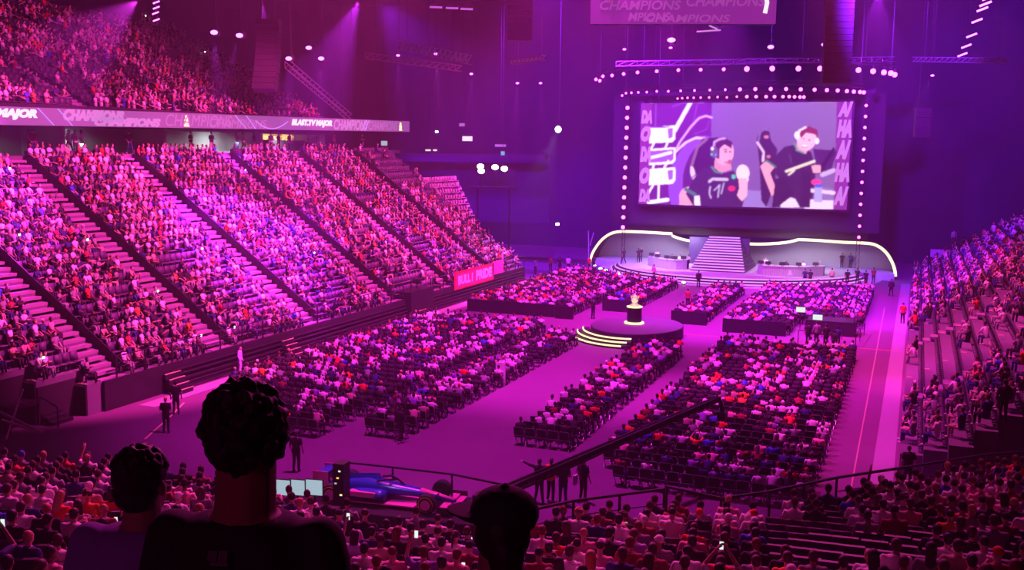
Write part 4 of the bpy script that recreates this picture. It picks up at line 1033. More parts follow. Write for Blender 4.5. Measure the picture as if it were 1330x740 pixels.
for a, c in (((225, 255), (205, 300)), ((140, 265), (120, 300)), ((225, 370), (200, 410)), ((140, 385), (125, 430)), ((168, 500), (165, 600)), ((135, 505), (105, 555))): line([a, c], 12, (250, 240, 255))
line([(105, 610), (220, 595)], 22, (250, 240, 255))
# left player
poly([(430, 240), (570, 232), (600, 300), (520, 560), (380, 560), (360, 400), (395, 300)], (38, 12, 45)); line([(455, 245), (400, 290), (365, 400), (368, 450)], 16, (130, 90, 120)); elp(372, 440, 14, 40, (225, 200, 225), -.2)
poly([(690, 540), (800, 545), (810, 660), (620, 660)], (140, 120, 190))
elp(350, 580, 60, 60, (235, 160, 180)); poly([(300, 570), (380, 560), (385, 640), (290, 625)], (235, 160, 180))
poly([(480, 400), (560, 440), (620, 425), (690, 520), (660, 640), (380, 640), (330, 560), (380, 470), (430, 415)], (46, 26, 62)); line([(330, 535), (385, 565)], 20, (40, 110, 110)); poly([(380, 575), (412, 570), (418, 632), (382, 632)], (240, 225, 250))
poly([(505, 330), (590, 340), (600, 420), (540, 440), (500, 410)], (225, 140, 165)); elp(558, 318, 55, 78, (238, 165, 190)); poly([(500, 250), (560, 235), (605, 262), (600, 300), (560, 275), (530, 300), (528, 360), (505, 350)], (60, 20, 40)); line([(562, 378), (590, 385)], 7, (150, 60, 90)); elp(590, 372, 14, 8, (170, 80, 105)); elp(566, 318, 8, 5, (60, 20, 45)); elp(592, 318, 7, 5, (60, 20, 45)); line([(555, 306), (575, 304)], 5, (70, 25, 45))
line([(495, 300), (500, 262), (530, 245), (562, 240)], 13, (190, 150, 205)); elp(500, 320, 22, 34, (90, 75, 120)); elp(488, 300, 9, 10, (230, 220, 240)); elp(485, 333, 7, 7, (60, 200, 170)); elp(508, 336, 7, 8, (80, 140, 235))
line([(485, 405), (505, 432), (545, 440)], 10, (45, 140, 105)); line([(605, 385), (625, 440)], 12, (110, 90, 140)); elp(612, 462, 13, 14, (60, 190, 160))
elp(665, 440, 38, 48, (248, 215, 228)); poly([(640, 470), (695, 470), (690, 570), (660, 605), (630, 570), (645, 530)], (242, 175, 195)); line([(640, 420), (650, 400)], 10, (248, 215, 228)); line([(690, 420), (692, 480)], 12, (248, 215, 228))
line([(470, 490), (490, 475), (575, 478)], 16, (190, 180, 205)); line([(475, 520), (470, 560), (480, 585)], 9, (180, 170, 200)); line([(500, 540), (530, 510), (520, 580)], 9, (170, 160, 195)); line([(555, 500), (540, 560)], 8, (170, 160, 195)); elp(600, 530, 22, 16, (215, 40, 90)); line([(365, 470), (390, 450)], 8, (120, 100, 150))
# right player
poly([(745, 240), (770, 190), (815, 185), (825, 250), (860, 300), (850, 480), (800, 640), (770, 600), (760, 380)], (42, 22, 58)); line([(752, 270), (765, 205), (790, 188), (815, 195)], 10, (130, 100, 160)); line([(750, 265), (785, 320), (780, 370)], 14, (215, 185, 225)); elp(800, 232, 14, 10, (200, 120, 140)); elp(812, 345, 12, 10, (200, 110, 130))
poly([(860, 330), (900, 290), (960, 275), (1050, 320), (1075, 420), (1050, 640), (830, 640), (870, 470), (830, 420)], (44, 26, 60))
poly([(765, 400), (800, 370), (850, 400), (820, 440), (855, 540), (830, 575), (790, 470)], (240, 160, 180)); line([(800, 368), (850, 405)], 12, (45, 120, 100))
poly([(970, 270), (1045, 280), (1020, 330), (965, 310)], (225, 150, 175)); elp(1025, 245, 52, 66, (248, 185, 205), .25); poly([(985, 215), (1000, 182), (1040, 170), (1085, 190), (1088, 235), (1065, 215), (1020, 208), (995, 240)], (130, 40, 60)); line([(975, 245), (985, 195), (1020, 176)], 12, (225, 215, 235)); elp(972, 222, 15, 22, (235, 230, 245)); elp(1082, 255, 12, 18, (235, 230, 245)); elp(1012, 282, 14, 5, (250, 240, 250)); line([(996, 290), (1030, 292)], 4, (150, 60, 80)); elp(1008, 242, 6, 4, (70, 25, 45)); elp(1040, 250, 6, 4, (70, 25, 45))
line([(955, 270), (975, 310), (1010, 325)], 9, (45, 150, 130)); line([(930, 330), (940, 380)], 4, (90, 70, 110))
poly([(1060, 300), (1190, 310), (1160, 420), (1080, 440)], (60, 30, 85)); poly([(1170, 290), (1182, 300), (1100, 450), (1070, 440)], (30, 18, 45)); line([(912, 430), (1065, 372)], 16, (225, 215, 190)); line([(925, 450), (955, 425)], 12, (215, 205, 190))
poly([(1050, 395), (1100, 395), (1100, 440), (1060, 440)], (240, 165, 180)); poly([(860, 560), (960, 590), (985, 640), (880, 640)], (225, 210, 235)); poly([(1010, 590), (1170, 600), (1165, 652), (1010, 650)], (225, 210, 235)); poly([(1095, 520), (1170, 530), (1170, 600), (1095, 590)], (130, 110, 170)); line([(1040, 540), (1170, 555)], 22, (215, 200, 225)); line([(1110, 450), (1170, 425)], 26, (190, 170, 215))
elp(1075, 492, 28, 18, (235, 60, 140)); poly([(1068, 520), (1106, 520), (1108, 610), (1062, 610)], (165, 160, 220)); poly([(1072, 502), (1104, 502), (1104, 524), (1072, 524)], (60, 90, 220)); poly([(850, 470), (900, 470), (960, 560), (860, 640), (830, 640)], (36, 20, 48)); poly([(1000, 420), (1050, 430), (1040, 640), (985, 640)], (36, 20, 48))
img *= (1+.05*rng.standard_normal(img.shape[:2]))[..., None]
for _ in range(2):
    for ax in (0, 1): img = (np.roll(img, 1, ax)+2*img+np.roll(img, -1, ax))/4
me = bpy.data.meshes.new('picture'); V = np.stack([uu*(sx1-sx0), np.zeros_like(uu)-.06, (1-vv)*(sz1-sz0)], -1).reshape(-1, 3)
ii = np.arange(GW*GH).reshape(GH, GW); T = np.stack([ii[1:, :-1], ii[1:, 1:], ii[:-1, 1:], ii[:-1, :-1]], -1).reshape(-1, 4)
me.from_pydata(V.tolist(), [], T.tolist()); ca = me.color_attributes.new('col', 'FLOAT_COLOR', 'POINT'); ca.data.foreach_set('color', np.concatenate([np.clip(img.reshape(-1, 3), 0, 1)*np.array([1.55, 1.35, 1.45]), np.ones((GW*GH, 1))], 1).astype(np.float32).ravel())
me.materials.append(M['led']); link('picture', me, scr); MB().bar((2, .4, sz1-sz0), (2, .4, 35.7-sz0), .06).bar((sx1-sx0-2, .4, sz1-sz0), (sx1-sx0-2, .4, 35.7-sz0), .06).build('cable', M['black'], scr)
MB().box(((sx1-sx0)/2, .35, (sz1-sz0)/2), (sx1-sx0+.5, .7, sz1-sz0+.5)).build('frame', M['black'], scr)
mp = mat('pale_violet_led', (.1, .1, .1), .4, emit=(.62, .22, .66), es=1)
sw, sh_ = sx1-sx0, sz1-sz0
for s, fx, fy, fw, fh in (('DA', .0, .80, .055, .11), ('O', .0, .62, .05, .13), ('DA', .0, .42, .055, .13), ('O', .0, .2, .05, .14), ('DA', .0, .02, .055, .11),
                      ('A/', .935, .86, .06, .12), ('HA', .935, .67, .06, .14), ('A/', .935, .47, .06, .15), ('HA', .935, .26, .06, .15), ('A/', .935, .04, .06, .15)):
    V, F, w0, h0 = text_mb(s, 1, .25, .09); fh *= 1.2; b = MB(); b.add([(v.x/w0*fw*sw*(1.03 if fx < .5 else 1.12)+fx*sw+.05, -.09-v.z, v.y/h0*fh*sh_+fy*sh_) for v in V], F); b.build('lettering', mp, scr)
struct('wall_stage', MB().box((-19.4, 123.4, 12.6), (28.4, .3, 17.2)), M['dark'])
b = MB().box((-19.4, 120.6, 12.9), (31.0, .1, 15.4))
b.bar((-30, 120.6, 20), (-30, 120.6, 35.7), .05).bar((-9, 120.6, 20), (-9, 120.6, 35.7), .05)
tag(b.build('stage_backdrop', mat('backdrop_cloth', (.02, .018, .024), .9, noise=.1, nscale=1)), 'black cloth backdrop hanging behind the video screen', 'curtain')

# ------------------------------------------------------------------ stage lamps
hous = MB().box((0, .22, .02), (.34, .3, .34)).mesh('housing', M['black']); lens = MB().ell((0, 0, 0), (.19, .12, .19), 10, 6).mesh('lens', M['lamp']); lensw = MB().ell((0, 0, 0), (.24, .16, .24), 10, 6).mesh('lens', M['lamp'])
yoke = MB().box((0, .22, .28), (.05, .05, .5)).mesh('yoke', M['black'])
def lamp(p, label, group, s=1, lens_=None, cable=False):
    t = thing('stage_lamp', p, 0, label, 'lamp', group); t.scale = (s,)*3; link('housing', hous, t); link('lens', lens_ or lens, t)
    if cable: MB().bar((0, .22, .1), (0, .22, (35.7-p[2])/s), .035).build('cable', M['black'], t)
    else: link('yoke', yoke, t)
    return t
for i in range(13):
    lamp(ony(815-6*i/12, 140+155*i/12, 118.9), 'pink stage lamp in the column left of the screen, %s from top' % nth(i+1), 'lamp column left of the screen', 1.2)
for i in range(13):
    lamp(ony(1125-9.5*i/12, 137+171*i/12, 118.9), 'pink stage lamp in the column right of the screen, %s from top' % nth(i+1), 'lamp column right of the screen', .85)
for x, n_ in ((-32.9, 'left'), (-5.9, 'right')):
    t = thing('lamp_tower', (x-.05, 119.28 if n_ == 'left' else 119.23, 0), 0, 'dark truss column carrying the lamps %s of the screen' % n_, 'truss')
    b = MB()
    for s in (-1, 1): b.bar((s*.18, 0, 0), (s*.18, 0, 20.3), .06)
    for k in range(25): b.bar((-.18, 0, .8*k), (.18, 0, .8*k+.8), .04)
    b.build('truss_frame', M['black'], t)
A1 = [(774, 103), (783, 99), (779, 105), (795, 98), (810, 96), (828, 94), (853, 92.5), (881, 91), (910, 90.5), (940, 90), (970, 89.5), (1003, 89), (1037, 89), (1065, 89), (1115, 91), (1134, 92.5), (1148, 94), (1157, 95), (1162, 97)]
A2 = [(808, 124), (813, 121), (820, 120.5), (829, 120), (840, 119.5), (853, 118.6), (868, 118.5), (884, 118), (902, 117.5), (922, 117), (942, 116.5), (961, 116), (981, 115.7), (1001, 115.5), (1021, 115.5), (1040, 116), (1058, 116.5), (1074, 117), (1088, 117.5), (1100, 118.3), (1109, 119), (1117, 119.5), (1122, 120)]
A3 = [(880, 128), (886, 127.5), (893, 127), (901, 127), (910, 126.7), (921, 126.5), (932, 126), (944, 126.5), (957, 125.5), (970, 125.5), (982, 125.5), (995, 125.5), (1006, 125.5), (1017, 125.5), (1025, 125.5), (1032, 125.8), (1039, 126), (1044, 126)]
for nm, A, Y0, bow, s0 in (('upper', A1, 112, 4, 1.25), ('middle', A2, 116, 2, .9), ('lower', A3, 118.6, .6, .8)):
    P_ = []; P2 = []
    for i, (x, y) in enumerate(A):
        u = (i/(len(A)-1)-.5)*2; p = ony(x, y, Y0+bow*u*u); P_.append(p); ls_ = s0*(1.15 if x > 960 else .75); P2.append(p+Vector((0, .22*ls_, .5*ls_))); lamp(p, 'pink lamp on the %s curved truss over the screen, %s from left' % (nm, nth(i+1)), 'lamps of the %s truss' % nm, ls_)
    Q = sorted(P2, key=lambda p: p.x); base = Q[0]+Vector((0, 0, .45)); t = thing('curved_truss', base, 0, '%s curved lighting truss above the video screen' % nm, 'truss')
    MB().tube(Q, .07, 5).tube([p+Vector((0, 0, .4)) for p in Q], .05, 5).build('chord', M['rail'], t, base)
    b = MB()
    for i in range(len(Q)-1): b.bar(Q[i], Q[i+1]+Vector((0, 0, .4)), .04)
    b.build('lattice', M['rail'], t, base); b = MB()
    for q_ in (Q[1], Q[-2]): b.bar(q_, (q_.x, q_.y, 35.8), .04)
    b.build('cable', M['black'], t, base)
# lamps hanging elsewhere under the roof with their own light cones
def beamlamp(px, py, d, tgt, ang, col, power, label, s=1.2, lens_=None):
    p = at(px, py, d); t = lamp(p, label, None, s, lens_ or lensv, p.z > 6); tg = Vector(tgt); o = spot(p+(tg-p).normalized()*.5, tgt, ang, col, power*22, blend=.6, rad=.08); return t
lensv = MB().ell((0, 0, 0), (.22, .16, .12), 10, 6).mesh('lens', M['lampv'])
def dn(px, py, d, dx=0, dz=20): p = at(px, py, d); return (p.x+dx, p.y, p.z-dz)
BP = (.72, .035, 1); W_ = 1.0
beamlamp(278, 42, 68, dn(278, 42, 68, 1), 26, BP, 2500, 'lamp hanging over the upper left tier with a downward beam'); beamlamp(311, 46, 70, dn(311, 46, 70, -8), 22, BP, 1500, 'lamp right of the first one over the upper left tier')
beamlamp(375, 76, 78, dn(375, 76, 78), 24, BP, 2500, 'square lamp fixture beside the curved speaker array'); beamlamp(417, 76, 82, dn(417, 76, 82, -1), 26, BP, 2500, 'flat bright lamp right of the curved speaker array')
beamlamp(401, 62, 82, dn(401, 62, 82, -16), 22, BP, 1500, 'small lamp above and left of the flat bright lamp')
for i, (px, py, d, pw) in enumerate(((517, 72, 92, 2600), (566, 70, 94, 2600), (612, 96, 100, 1500), (672, 108, 105, 2500), (702, 108, 108, 1800), (811, 64, 100, 1300), (871, 62, 100, 1000), (1001, 61, 100, 2600), (1071, 58, 100, 2600))):
    beamlamp(px, py, d, dn(px, py, d, random.uniform(-2, 2)), 22, BP, pw, 'lamp hanging high behind with a soft downward beam, %s of nine from left' % nth(i+1), s=1.4 if i > 6 else .8)
beamlamp(470, -8, 75, at(380, 200, 75), 46, (.6, .02, .95), 9000, 'strong lamp at the top edge throwing a wide violet beam leftwards')
beamlamp(186, -6, 64, at(110, 60, 62), 60, (.8, .03, .8), 4000, 'strong lamp at the top left throwing light over the upper tier'); beamlamp(340, -10, 66, at(352, 130, 66), 22, BP, 4500, 'lamp at the top edge with a narrow violet beam')
beamlamp(940, -14, 72, at(948, 60, 74), 70, (.55, .015, 1), 2600, 'lamp at the top edge right of the scoreboard'); beamlamp(1140, -20, 80, at(1140, 60, 82), 60, (.5, .015, 1), 5000, 'lamp at the top edge right of the tall speaker column')
beamlamp(872, 52, 64, at(880, 130, 110), 95, (.9, .02, .65), 650, 'pink lamp under the hanging scoreboard')
beamlamp(1211, 98, 90, at(1185, 150, 88), 14, (.5, .2, 1), 700, 'small lamp above the lit hanging speaker box at the right', .7)
beamlamp(1143, 357, 118, at(1168, 285, 124), 40, (.45, .05, 1), 2600, 'violet floor spotlight inside the right end of the arch', .8)
beamlamp(725, 168, 112, at(690, 260, 108), 40, (.5, .5, 1), 600, 'bright white lamp hanging left of the screen', 1.2, MB().ell((0, 0, 0), (.3, .2, .3), 10, 6).mesh('lens', M['lampw']))
# slanted bar lamps at upper right and upper left
bl = MB().bar((-.45, 0, -.18), (.45, 0, .18), .16).mesh('tube', M['lampv']); bh = MB().bar((-.45, .14, -.18), (.45, .14, .18), .2).mesh('housing', M['black'])
for i in range(7):
    p = at([1284, 1280, 1276, 1269, 1262, 1255, 1250][i], [-3, 5, 12, 27, 46, 60, 71][i], 62+3*i); t = thing('bar_lamp', p, .2, 'glowing bar lamp in the slanting row at the upper right, %s from top' % nth(i+1), 'lamp', 'bar lamps at the upper right'); link('tube', bl, t); link('housing', bh, t); t.scale = (.75, .75, .75); t.rotation_euler = (0, 0, .2); MB().bar((0, .14, 0), (0, .14, (35.8-p.z)/.75), .03).build('cable', M['black'], t)
    if i in (1, 3, 5): spot(p+Vector((.4, -.2, -.3)), p+Vector((8, 6, -9)), 50, (.8, .1, .9), 4200, rad=.1)
for i in range(5):
    p = at([202, 203, 203, 202, 203][i], [-6, 3, 10, 17, 26][i], 60); t = thing('bar_lamp', p, 1, 'glowing bar lamp in the vertical string at the upper left, %s from top' % nth(i+1), 'lamp', 'bar lamps at the upper left'); link('tube', bl, t); link('housing', bh, t); t.scale = (.4, .4, .4); t.rotation_euler = (0, 0, .5); MB().bar((0, .14, 0), (0, .14, (35.8-p.z)/.4), .05).build('cable', M['black'], t)
for i, px in enumerate((566, 587, 606)):
    p = at(px, 9+i*1.2, 70); t = thing('bar_lamp', p, .3, 'dim violet light bar under the roof at top centre left, %s from left' % nth(i+1), 'lamp', 'violet light bars'); MB().bar((-.42, 0, 0), (.42, 0, -.03), .12).build('tube', mat('dim_violet', (.1, .1, .1), .4, emit=(.5, .1, .65), es=1) if i == 0 else bpy.data.materials['dim_violet'], t); MB().bar((-.45, .12, .06), (.45, .12, .03), .16).build('housing', M['black'], t); MB().bar((0, .12, 0), (0, .12, 35.8-p.z), .03).build('cable', M['black'], t)
# roof trusses
def truss(a, c, label, wd=.8, n=14):
    a = Vector(a); c = Vector(c); t = thing('roof_truss', a, 0, label, 'truss'); b = MB(); l = MB(); h = Vector((0, 0, wd)); dd = (c-a).normalized().cross(Vector((0, 0, 1)))*wd
    for o in (Vector(), h, dd, dd+h): b.bar(a+o, c+o, .07)
    b.build('chord', M['steel'], t, a)
    for i in range(n):
        p, q = a.lerp(c, i/n), a.lerp(c, (i+1)/n); l.bar(p, q+h, .045); l.bar(q+dd+h, p+dd, .045); l.bar(p, p+h, .045)
    l.build('lattice', M['steel'], t, a); b = MB()
    for q_ in (a.lerp(c, .1), a.lerp(c, .9)): b.bar(q_, (q_.x, q_.y, 35.8), .03)
    b.build('cable', M['black'], t, a); return t
truss(at(520, 65, 90), at(612, 84, 88), 'faint lighting truss hanging at the upper centre left'); truss(at(475, 76, 92), at(600, 93, 92), 'lower faint truss behind the hanging lamps', .5)
truss(at(664, 84, 96), at(708, 78, 94), 'short pinkish truss left of the upper lamp arc', .4, 8); truss(at(800, 86, 112), at(1160, 80, 112), 'long thin truss above the upper lamp arc', .5, 26)
truss(at(1190, 80, 95), at(1310, 82, 84), 'thin truss running to the right wall', .4, 16); truss(at(370, 88, 80), at(450, 155, 96), 'sloping handrail at the end of the upper tier', .5, 16)
# hanging speakers
def speaker_array(px, py0, py1, d, wpx, n, label, curve=0, m=None):
    p = at(px, py0, d); t = thing('speaker_array', p, YAW*.8, label, 'speaker'); wd = wpx/FPX*d; H = (py1-py0)/FPX*d; hh = H/n
    for i in range(n):
        f_ = i/(n-1); o = MB().box((0, -curve*f_*f_, -(i+.5)*hh), (wd, .7, hh*.93), R=Matrix.Rotation(-.35*f_*bool(curve), 3, 'X')).build('speaker_box', m or M['dark'], t)
    for s in (-1, 1): MB().bar((s*wd*.3, 0, -.2), (s*wd*.3, 0, 35.8-p.z), .04).build('cable', M['black'], t)
speaker_array(1092, -20, 107, 92, 36, 16, 'tall dark hanging speaker column above the screen'); speaker_array(349, 25, 118, 66, 30, 12, 'curved dark speaker array hanging before the upper left tier', 1.1)
speaker_array(676, -10, 52, 80, 32, 8, 'dark hanging speaker column at the top centre'); speaker_array(1199, 140, 178, 98, 19, 6, 'small hanging speaker box lit violet from above at the right')
# hanging scoreboard
jb = at(875, 20, 62); t = thing('scoreboard', (jb.x, jb.y+1.5, jb.z), YAW*.75, 'hanging scoreboard at the top edge with faint tournament lettering', 'scoreboard')
mj = mat('scoreboard_led', (.05, .02, .05), .5, emit=(.27, .02, .30), es=1); mj2 = mat('scoreboard_letters', (.1, .1, .1), .4, emit=(.36, .05, .37), es=1)
MB().box((0, -2.7, 1.9), (10.9, .6, 5.2)).build('housing', M['dark'], t); MB().bar((-4, -2.7, 4.3), (-4, -2.7, 35.7-jb.z), .08).bar((4, -2.7, 4.3), (4, -2.7, 35.7-jb.z), .08).build('cable', M['black'], t); MB().box((0, -3.06, 1.9), (10.9, .08, 5.2)).build('led_face', mj, t)
for s, x, z, wd, h in (('CHAMPIONS', -4.9, 0.1, 4.8, .55), ('MPIONS', -3.2, -.55, 2.5, .5), ('CHAMPIONS', -2.2, -.62, 5.0, .45), ('CHAMPIONS', .2, .3, 4.6, .6)):
    V, F, w0, h0 = text_mb(s, 1, .2, .02); b = MB(); b.add([(v.x/w0*wd+x, -3.12-v.z, v.y/h0*h+z) for v in V], F); b.build('lettering', mj2, t)
for nm, pts, wd, m in (('white_shape', [(-1.2, 1.0), (-.7, .85), (-.1, 1.2)], .35, mw), ('white_shape', [(4.75, 1.2), (4.9, .5), (4.8, -.1)], .26, mw), ('red_shape', [(-4.0, 1.2), (-4.4, .7)], .3, mat('red_led', (.1, .02, .02), .4, emit=(.9, .03, .1), es=1)), ('blue_shape', [(-4.9, 1.2), (-4.75, 1.0)], .2, mat('cyan_led', (.1, .1, .1), .4, emit=(.4, .75, .9), es=1))):
    MB().tube([(x, -3.12, z) for x, z in pts], wd*.5, 6).build(nm, m, t)
for a, c in (((905, 25), (914, 29)), ((921, 33), (932, 38)), ((905, 41), (936, 39))):
    p, q = at(*a, 66), at(*c, 66)
    tt = thing('bar_lamp', p, 0, 'thin pale light bar below the scoreboard near pixel row %d' % a[1] if False else 'thin pale light bar below the scoreboard, %s one' % {25: 'highest', 33: 'middle', 41: 'lowest'}[a[1]], 'lamp'); MB().bar(p, q, .09).build('tube', mat('pale_bar', (.1, .1, .1), .4, emit=(.62, .25, .66), es=1), tt, p); MB().bar(p, (p.x, p.y, 35.8), .03).build('cable', M['black'], tt, p)

# far left background: lit press position, small screens, far concourse
p = at(641, 240, 118); t = thing('press_platform', p, 0, 'brightly lit studio platform far behind the left stand', 'platform')
MB().box((0, -.3, -.3), (4.9, 3.4, .25)).build('deck', M['dark'], t); MB().box((0, 1, .8), (4.6, .1, 2.0)).build('backdrop', M['dark'], t); MB().box((-2, 0, -p.z/2-.3), (.15, .15, p.z-.2)).box((2, 0, -p.z/2-.3), (.15, .15, p.z-.2)).build('leg', M['black'], t)
for i, (px, py) in enumerate(((624, 216), (643, 217), (655, 219), (625, 222))):
    q = at(px, py, 116.5); tt = thing('flood_light', q, 0, 'white floodlight on the far studio platform, %s from left' % nth([0, 2, 3, 1][i]+1), 'lamp', 'floodlights of the studio platform'); MB().box((0, .16, 0), (.7, .2, .5)).build('housing', M['black'], tt); MB().ell((0, 0, 0), (.42, .12, .3), 12, 6).build('lens', M['lampw'], tt); MB().bar((0, .2, 0), (0, .2, p.z-.2-q.z), .07).build('pole', M['black'], tt)
for i, (px, py, wpx, hpx, m) in enumerate(((607, 180, 13, 6, mw), (499, 186, 8, 6, M['monitor']), (653, 199, 5, 5, mat('teal_led', (.1, .1, .1), .4, emit=(.0, .45, .5), es=1)), (600, 162, 7, 4, mf), (567, 171, 4, 2, M['lampw']), (556, 195, 7, 2, mw), (565, 195, 5, 2, mw), (650, 189, 14, 3, mf), (724, 291, 4, 3, M['lampw']))):
    q = at(px, py, 112); tt = thing('small_screen', q, YAW, 'small glowing panel in the dark far left background, %s of nine' % nth(i+1), 'screen', 'small panels of the far background'); w2, h2 = wpx*112/FPX, hpx*112/FPX
    MB().box((0, 0, 0), (w2, .05, h2)).build('display', m, tt); MB().box((0, .08, 0), (w2+.1, .1, h2+.1)).bar((0, .1, 0), (0, .1, 35.7-q.z), .04).build('frame', M['black'], tt)
struct('wall_corner', MB().box((-60, 118, 9), (36, .4, 8)), M['shell'])
struct('trim_2', MB().box((-54, 116.5, 13.2), (24, 1.5, .5)), M['dark'])
# hanging white figure left of the arch
t = thing('cloth_streamer', at(765, 340, 124), 0, 'pale standing streamer left of the glowing arch', 'banner'); MB().bar((0, 0, -1), (-.15, 0, 3.8), .18, .08).bar((.1, 0, 2), (.5, 0, 3.6), .12, .06).build('cloth', mat('pale_cloth', (.5, .4, .6), .8), t)
# banners on the left stand front
xb = X1+.25
q0, q1 = onx(590, 372, xb), onx(641, 352, xb); L_ = q1.y-q0.y
t = thing('supporter_banner', (xb, q0.y, 2.0), 0, 'red bordered supporter banner with pale lettering on the left stand front', 'banner')
MB().box((0, L_/2, 0), (.03, L_, 1.7)).build('cloth', mat('red_cloth', (.6, .02, .05), .8), t); MB().box((.03, L_/2, 0), (.02, L_*.94, 1.35)).build('field', mat('field_cloth', (.35, .05, .2), .8), t)
lettering('BULL I', (.05, L_*.08, -.42), (0, 1, 0), (0, 0, 1), L_*.36, .85, M['white'], t, 0, .06, off=.0); lettering('PRIDE', (.05, L_*.52, -.42), (0, 1, 0), (0, 0, 1), L_*.42, .95, M['white'], t, 0, .06, off=.0)
q2, q3 = onx(642, 352, xb), onx(651, 349, xb)
t = thing('small_banner', (xb, q2.y, 2.3), 0, 'plain pink banner right of the red bordered one', 'banner'); MB().box((0, (q3.y-q2.y)/2, 0), (.03, q3.y-q2.y+1, 1.3)).build('cloth', M['pink'], t)

# floor markings
def mark_line(name, a, c, wd, m, label):
    b = MB(); b.bar(Vector((*a, .008)), Vector((*c, .008)), wd, .008); tag(b.build(name, m), label, 'tape')
mark_line('floor_tape', (-1.9, 43), (-2.3, 98), .065, mat('aisle_tape', (.45, .38, .25), .6), 'pale yellow floor line along the right aisle'); mark_line('floor_tape', (-16.4, 76.4), (-.6, 76.0), .12, M['redtape'], 'red tape line across the floor right of the round platform')
mark_line('floor_tape', (-33.3, 37.0), (-35.2, 41.2), .09, M['yellow'], 'short yellow line by the left near corner'); mark_line('floor_tape', (-35.2, 41.2), (-36.3, 43.4), .09, M['yellow'], 'short yellow line bending beside the stand')
mark_line('floor_border', (-37.6, 42), (-37.6, 101), 1.1, mat('pale_floor', (.3, .27, .32), .7), 'pale strip of floor along the left stand'); mark_line('floor_border', (-.75, 44), (-.75, 118), .9, bpy.data.materials['pale_floor'], 'pale strip of floor along the right stand')
# barrier with ropes in the gap
railing('rope_barrier', [(-7.6, 76.0, 0), (-3.6, 76.0, 0), (-3.3, 82, 0)], 1.0, 'thin barrier around the camera crew gap', 4, mids=0)

# camera cranes
def crane(base, tip, head, label, m=M['black']):
    base = Vector(base); tip = Vector(tip); t = thing('camera_crane', (base.x, base.y, 0), 0, label, 'crane'); o = Vector((base.x, base.y, 0))
    d = (tip-base).normalized(); sd = d.cross(Vector((0, 0, 1))).normalized()*.13; up = Vector((0, 0, .12)); b = MB(); l = MB()
    for s in (sd, -sd):
        for u in (up, -up): b.bar(base-d*1.5+s+u, tip+s*.6+u*.6, .07)
    b.bar(base-d*1.2, tip, .1, .18)
    n = 26
    for i in range(n):
        p, q = base.lerp(tip, i/n), base.lerp(tip, (i+1)/n)
        for s in (sd, -sd): l.bar(p+s+up, q+s-up, .03); l.bar(p+s-up, p+s+up, .03)
    b.build('boom', m, t, o); l.build('lattice', m, t, o)
    MB().bar(tip, tip-Vector((0, 0, head))+sd*1.5, .12).build('drop_arm', m, t, o); MB().box(tip-Vector((0, 0, head+.15))+sd*1.5, (.35, .6, .35)).build('camera_body', m, t, o)
    b = MB(); b.cyl((base.x, base.y, .5), .09, base.z-.5, 10)
    for k in range(3): b.bar((base.x, base.y, .9), (base.x+math.cos(k*2.1)*.8, base.y+math.sin(k*2.1)*.8, 0), .07)
    b.build('pedestal', m, t, o); MB().box(base-d*1.5, (.5, .5, .45)).build('counterweight', m, t, o); return t
crane(at(668, 632, 34.5), at(934, 517, 43), .55, 'long black camera crane reaching over the near right floor block')
crane(at(1099, 425, 80), at(1062, 375, 96), .5, 'pink lit camera crane standing in the far right floor block', mat('crane_paint', (.4, .3, .4), .4))
# camera crew gap
for i, (px, py) in enumerate(((1049, 449), (1060, 448), (1072, 452), (1083, 461), (1087, 455))):
    stander(px, py, 'camera operator in dark clothes in the gap before the far right block, %s from left' % nth(i+1), random.uniform(-.5, .5), pose=random.choice(['stand', 'stand_arms']), shirt=['black', 'grey', 'black', 'black', 'navy'][i])
t = thing('camera_platform', onz(1078, 436, 0), 0, 'black boxed camera riser in front of the far right floor block', 'platform')
MB().box((0, 1.2, .55), (3.6, 2.2, 1.1)).build('deck', M['dark'], t)
for k in (-1, 1): MB().bar((k*1.7, .1, 1.1), (k*1.7, .1, 2.0), .05).build('post', M['rail'], t)
for i, (px, py) in enumerate(((1040, 402), (1062, 412))):
    q = onz(px, py, 1.6); tt = thing('crew_monitor', q, 0, 'small glowing crew monitor in the camera gap, %s' % ('left one' if i == 0 else 'right one'), 'monitor'); MB().box((0, 0, 0), (.7, .05, .4)).build('display', M['phone'], tt); MB().box((0, .06, 0), (.76, .08, .46)).bar((0, .08, -.2), (0, .08, -1.6), .06).build('frame', M['black'], tt)
# barriers in front of far left block and dark camera position on the left stand
for nm, x0, x1, Y, lab in (('barrier', -35.8, -27.8, 79.6, 'dark cloth covered barrier before the far left floor block'), ('barrier', -27.6, -26.0, 79.2, 'black box barrier at the corner of the far left floor block'), ('barrier', -25.2, -22.6, 84.9, 'dark barrier before the far left aisle strip'), ('barrier', -18.2, -15.3, 81.0, 'dark barrier before the far centre strip'), ('barrier', -13.6, -8.8, 78.7, 'dark barrier before the far right floor block')):
    t = thing(nm, ((x0+x1)/2, Y, 0), 0, lab, 'barrier'); MB().box((0, 0, .5), (x1-x0, .12, 1.0)).build('cloth', M['dark'], t); MB().bar((-(x1-x0)/2, 0, 1.03), ((x1-x0)/2, 0, 1.03), .07).build('top_rail', M['black'], t)
t = thing('camera_position', (-38.6, 75.6, 0), 0, 'dark camera position box on the front of the left stand', 'platform'); MB().box((-.6, 0, 1.1), (2.2, 4.2, 2.2)).build('box', M['black'], t); MB().box((-.3, .5, 2.8), (.7, .35, .4)).bar((-.3, .5, 2.6), (-.3, .5, 2.2), .08).build('camera', M['black'], t)
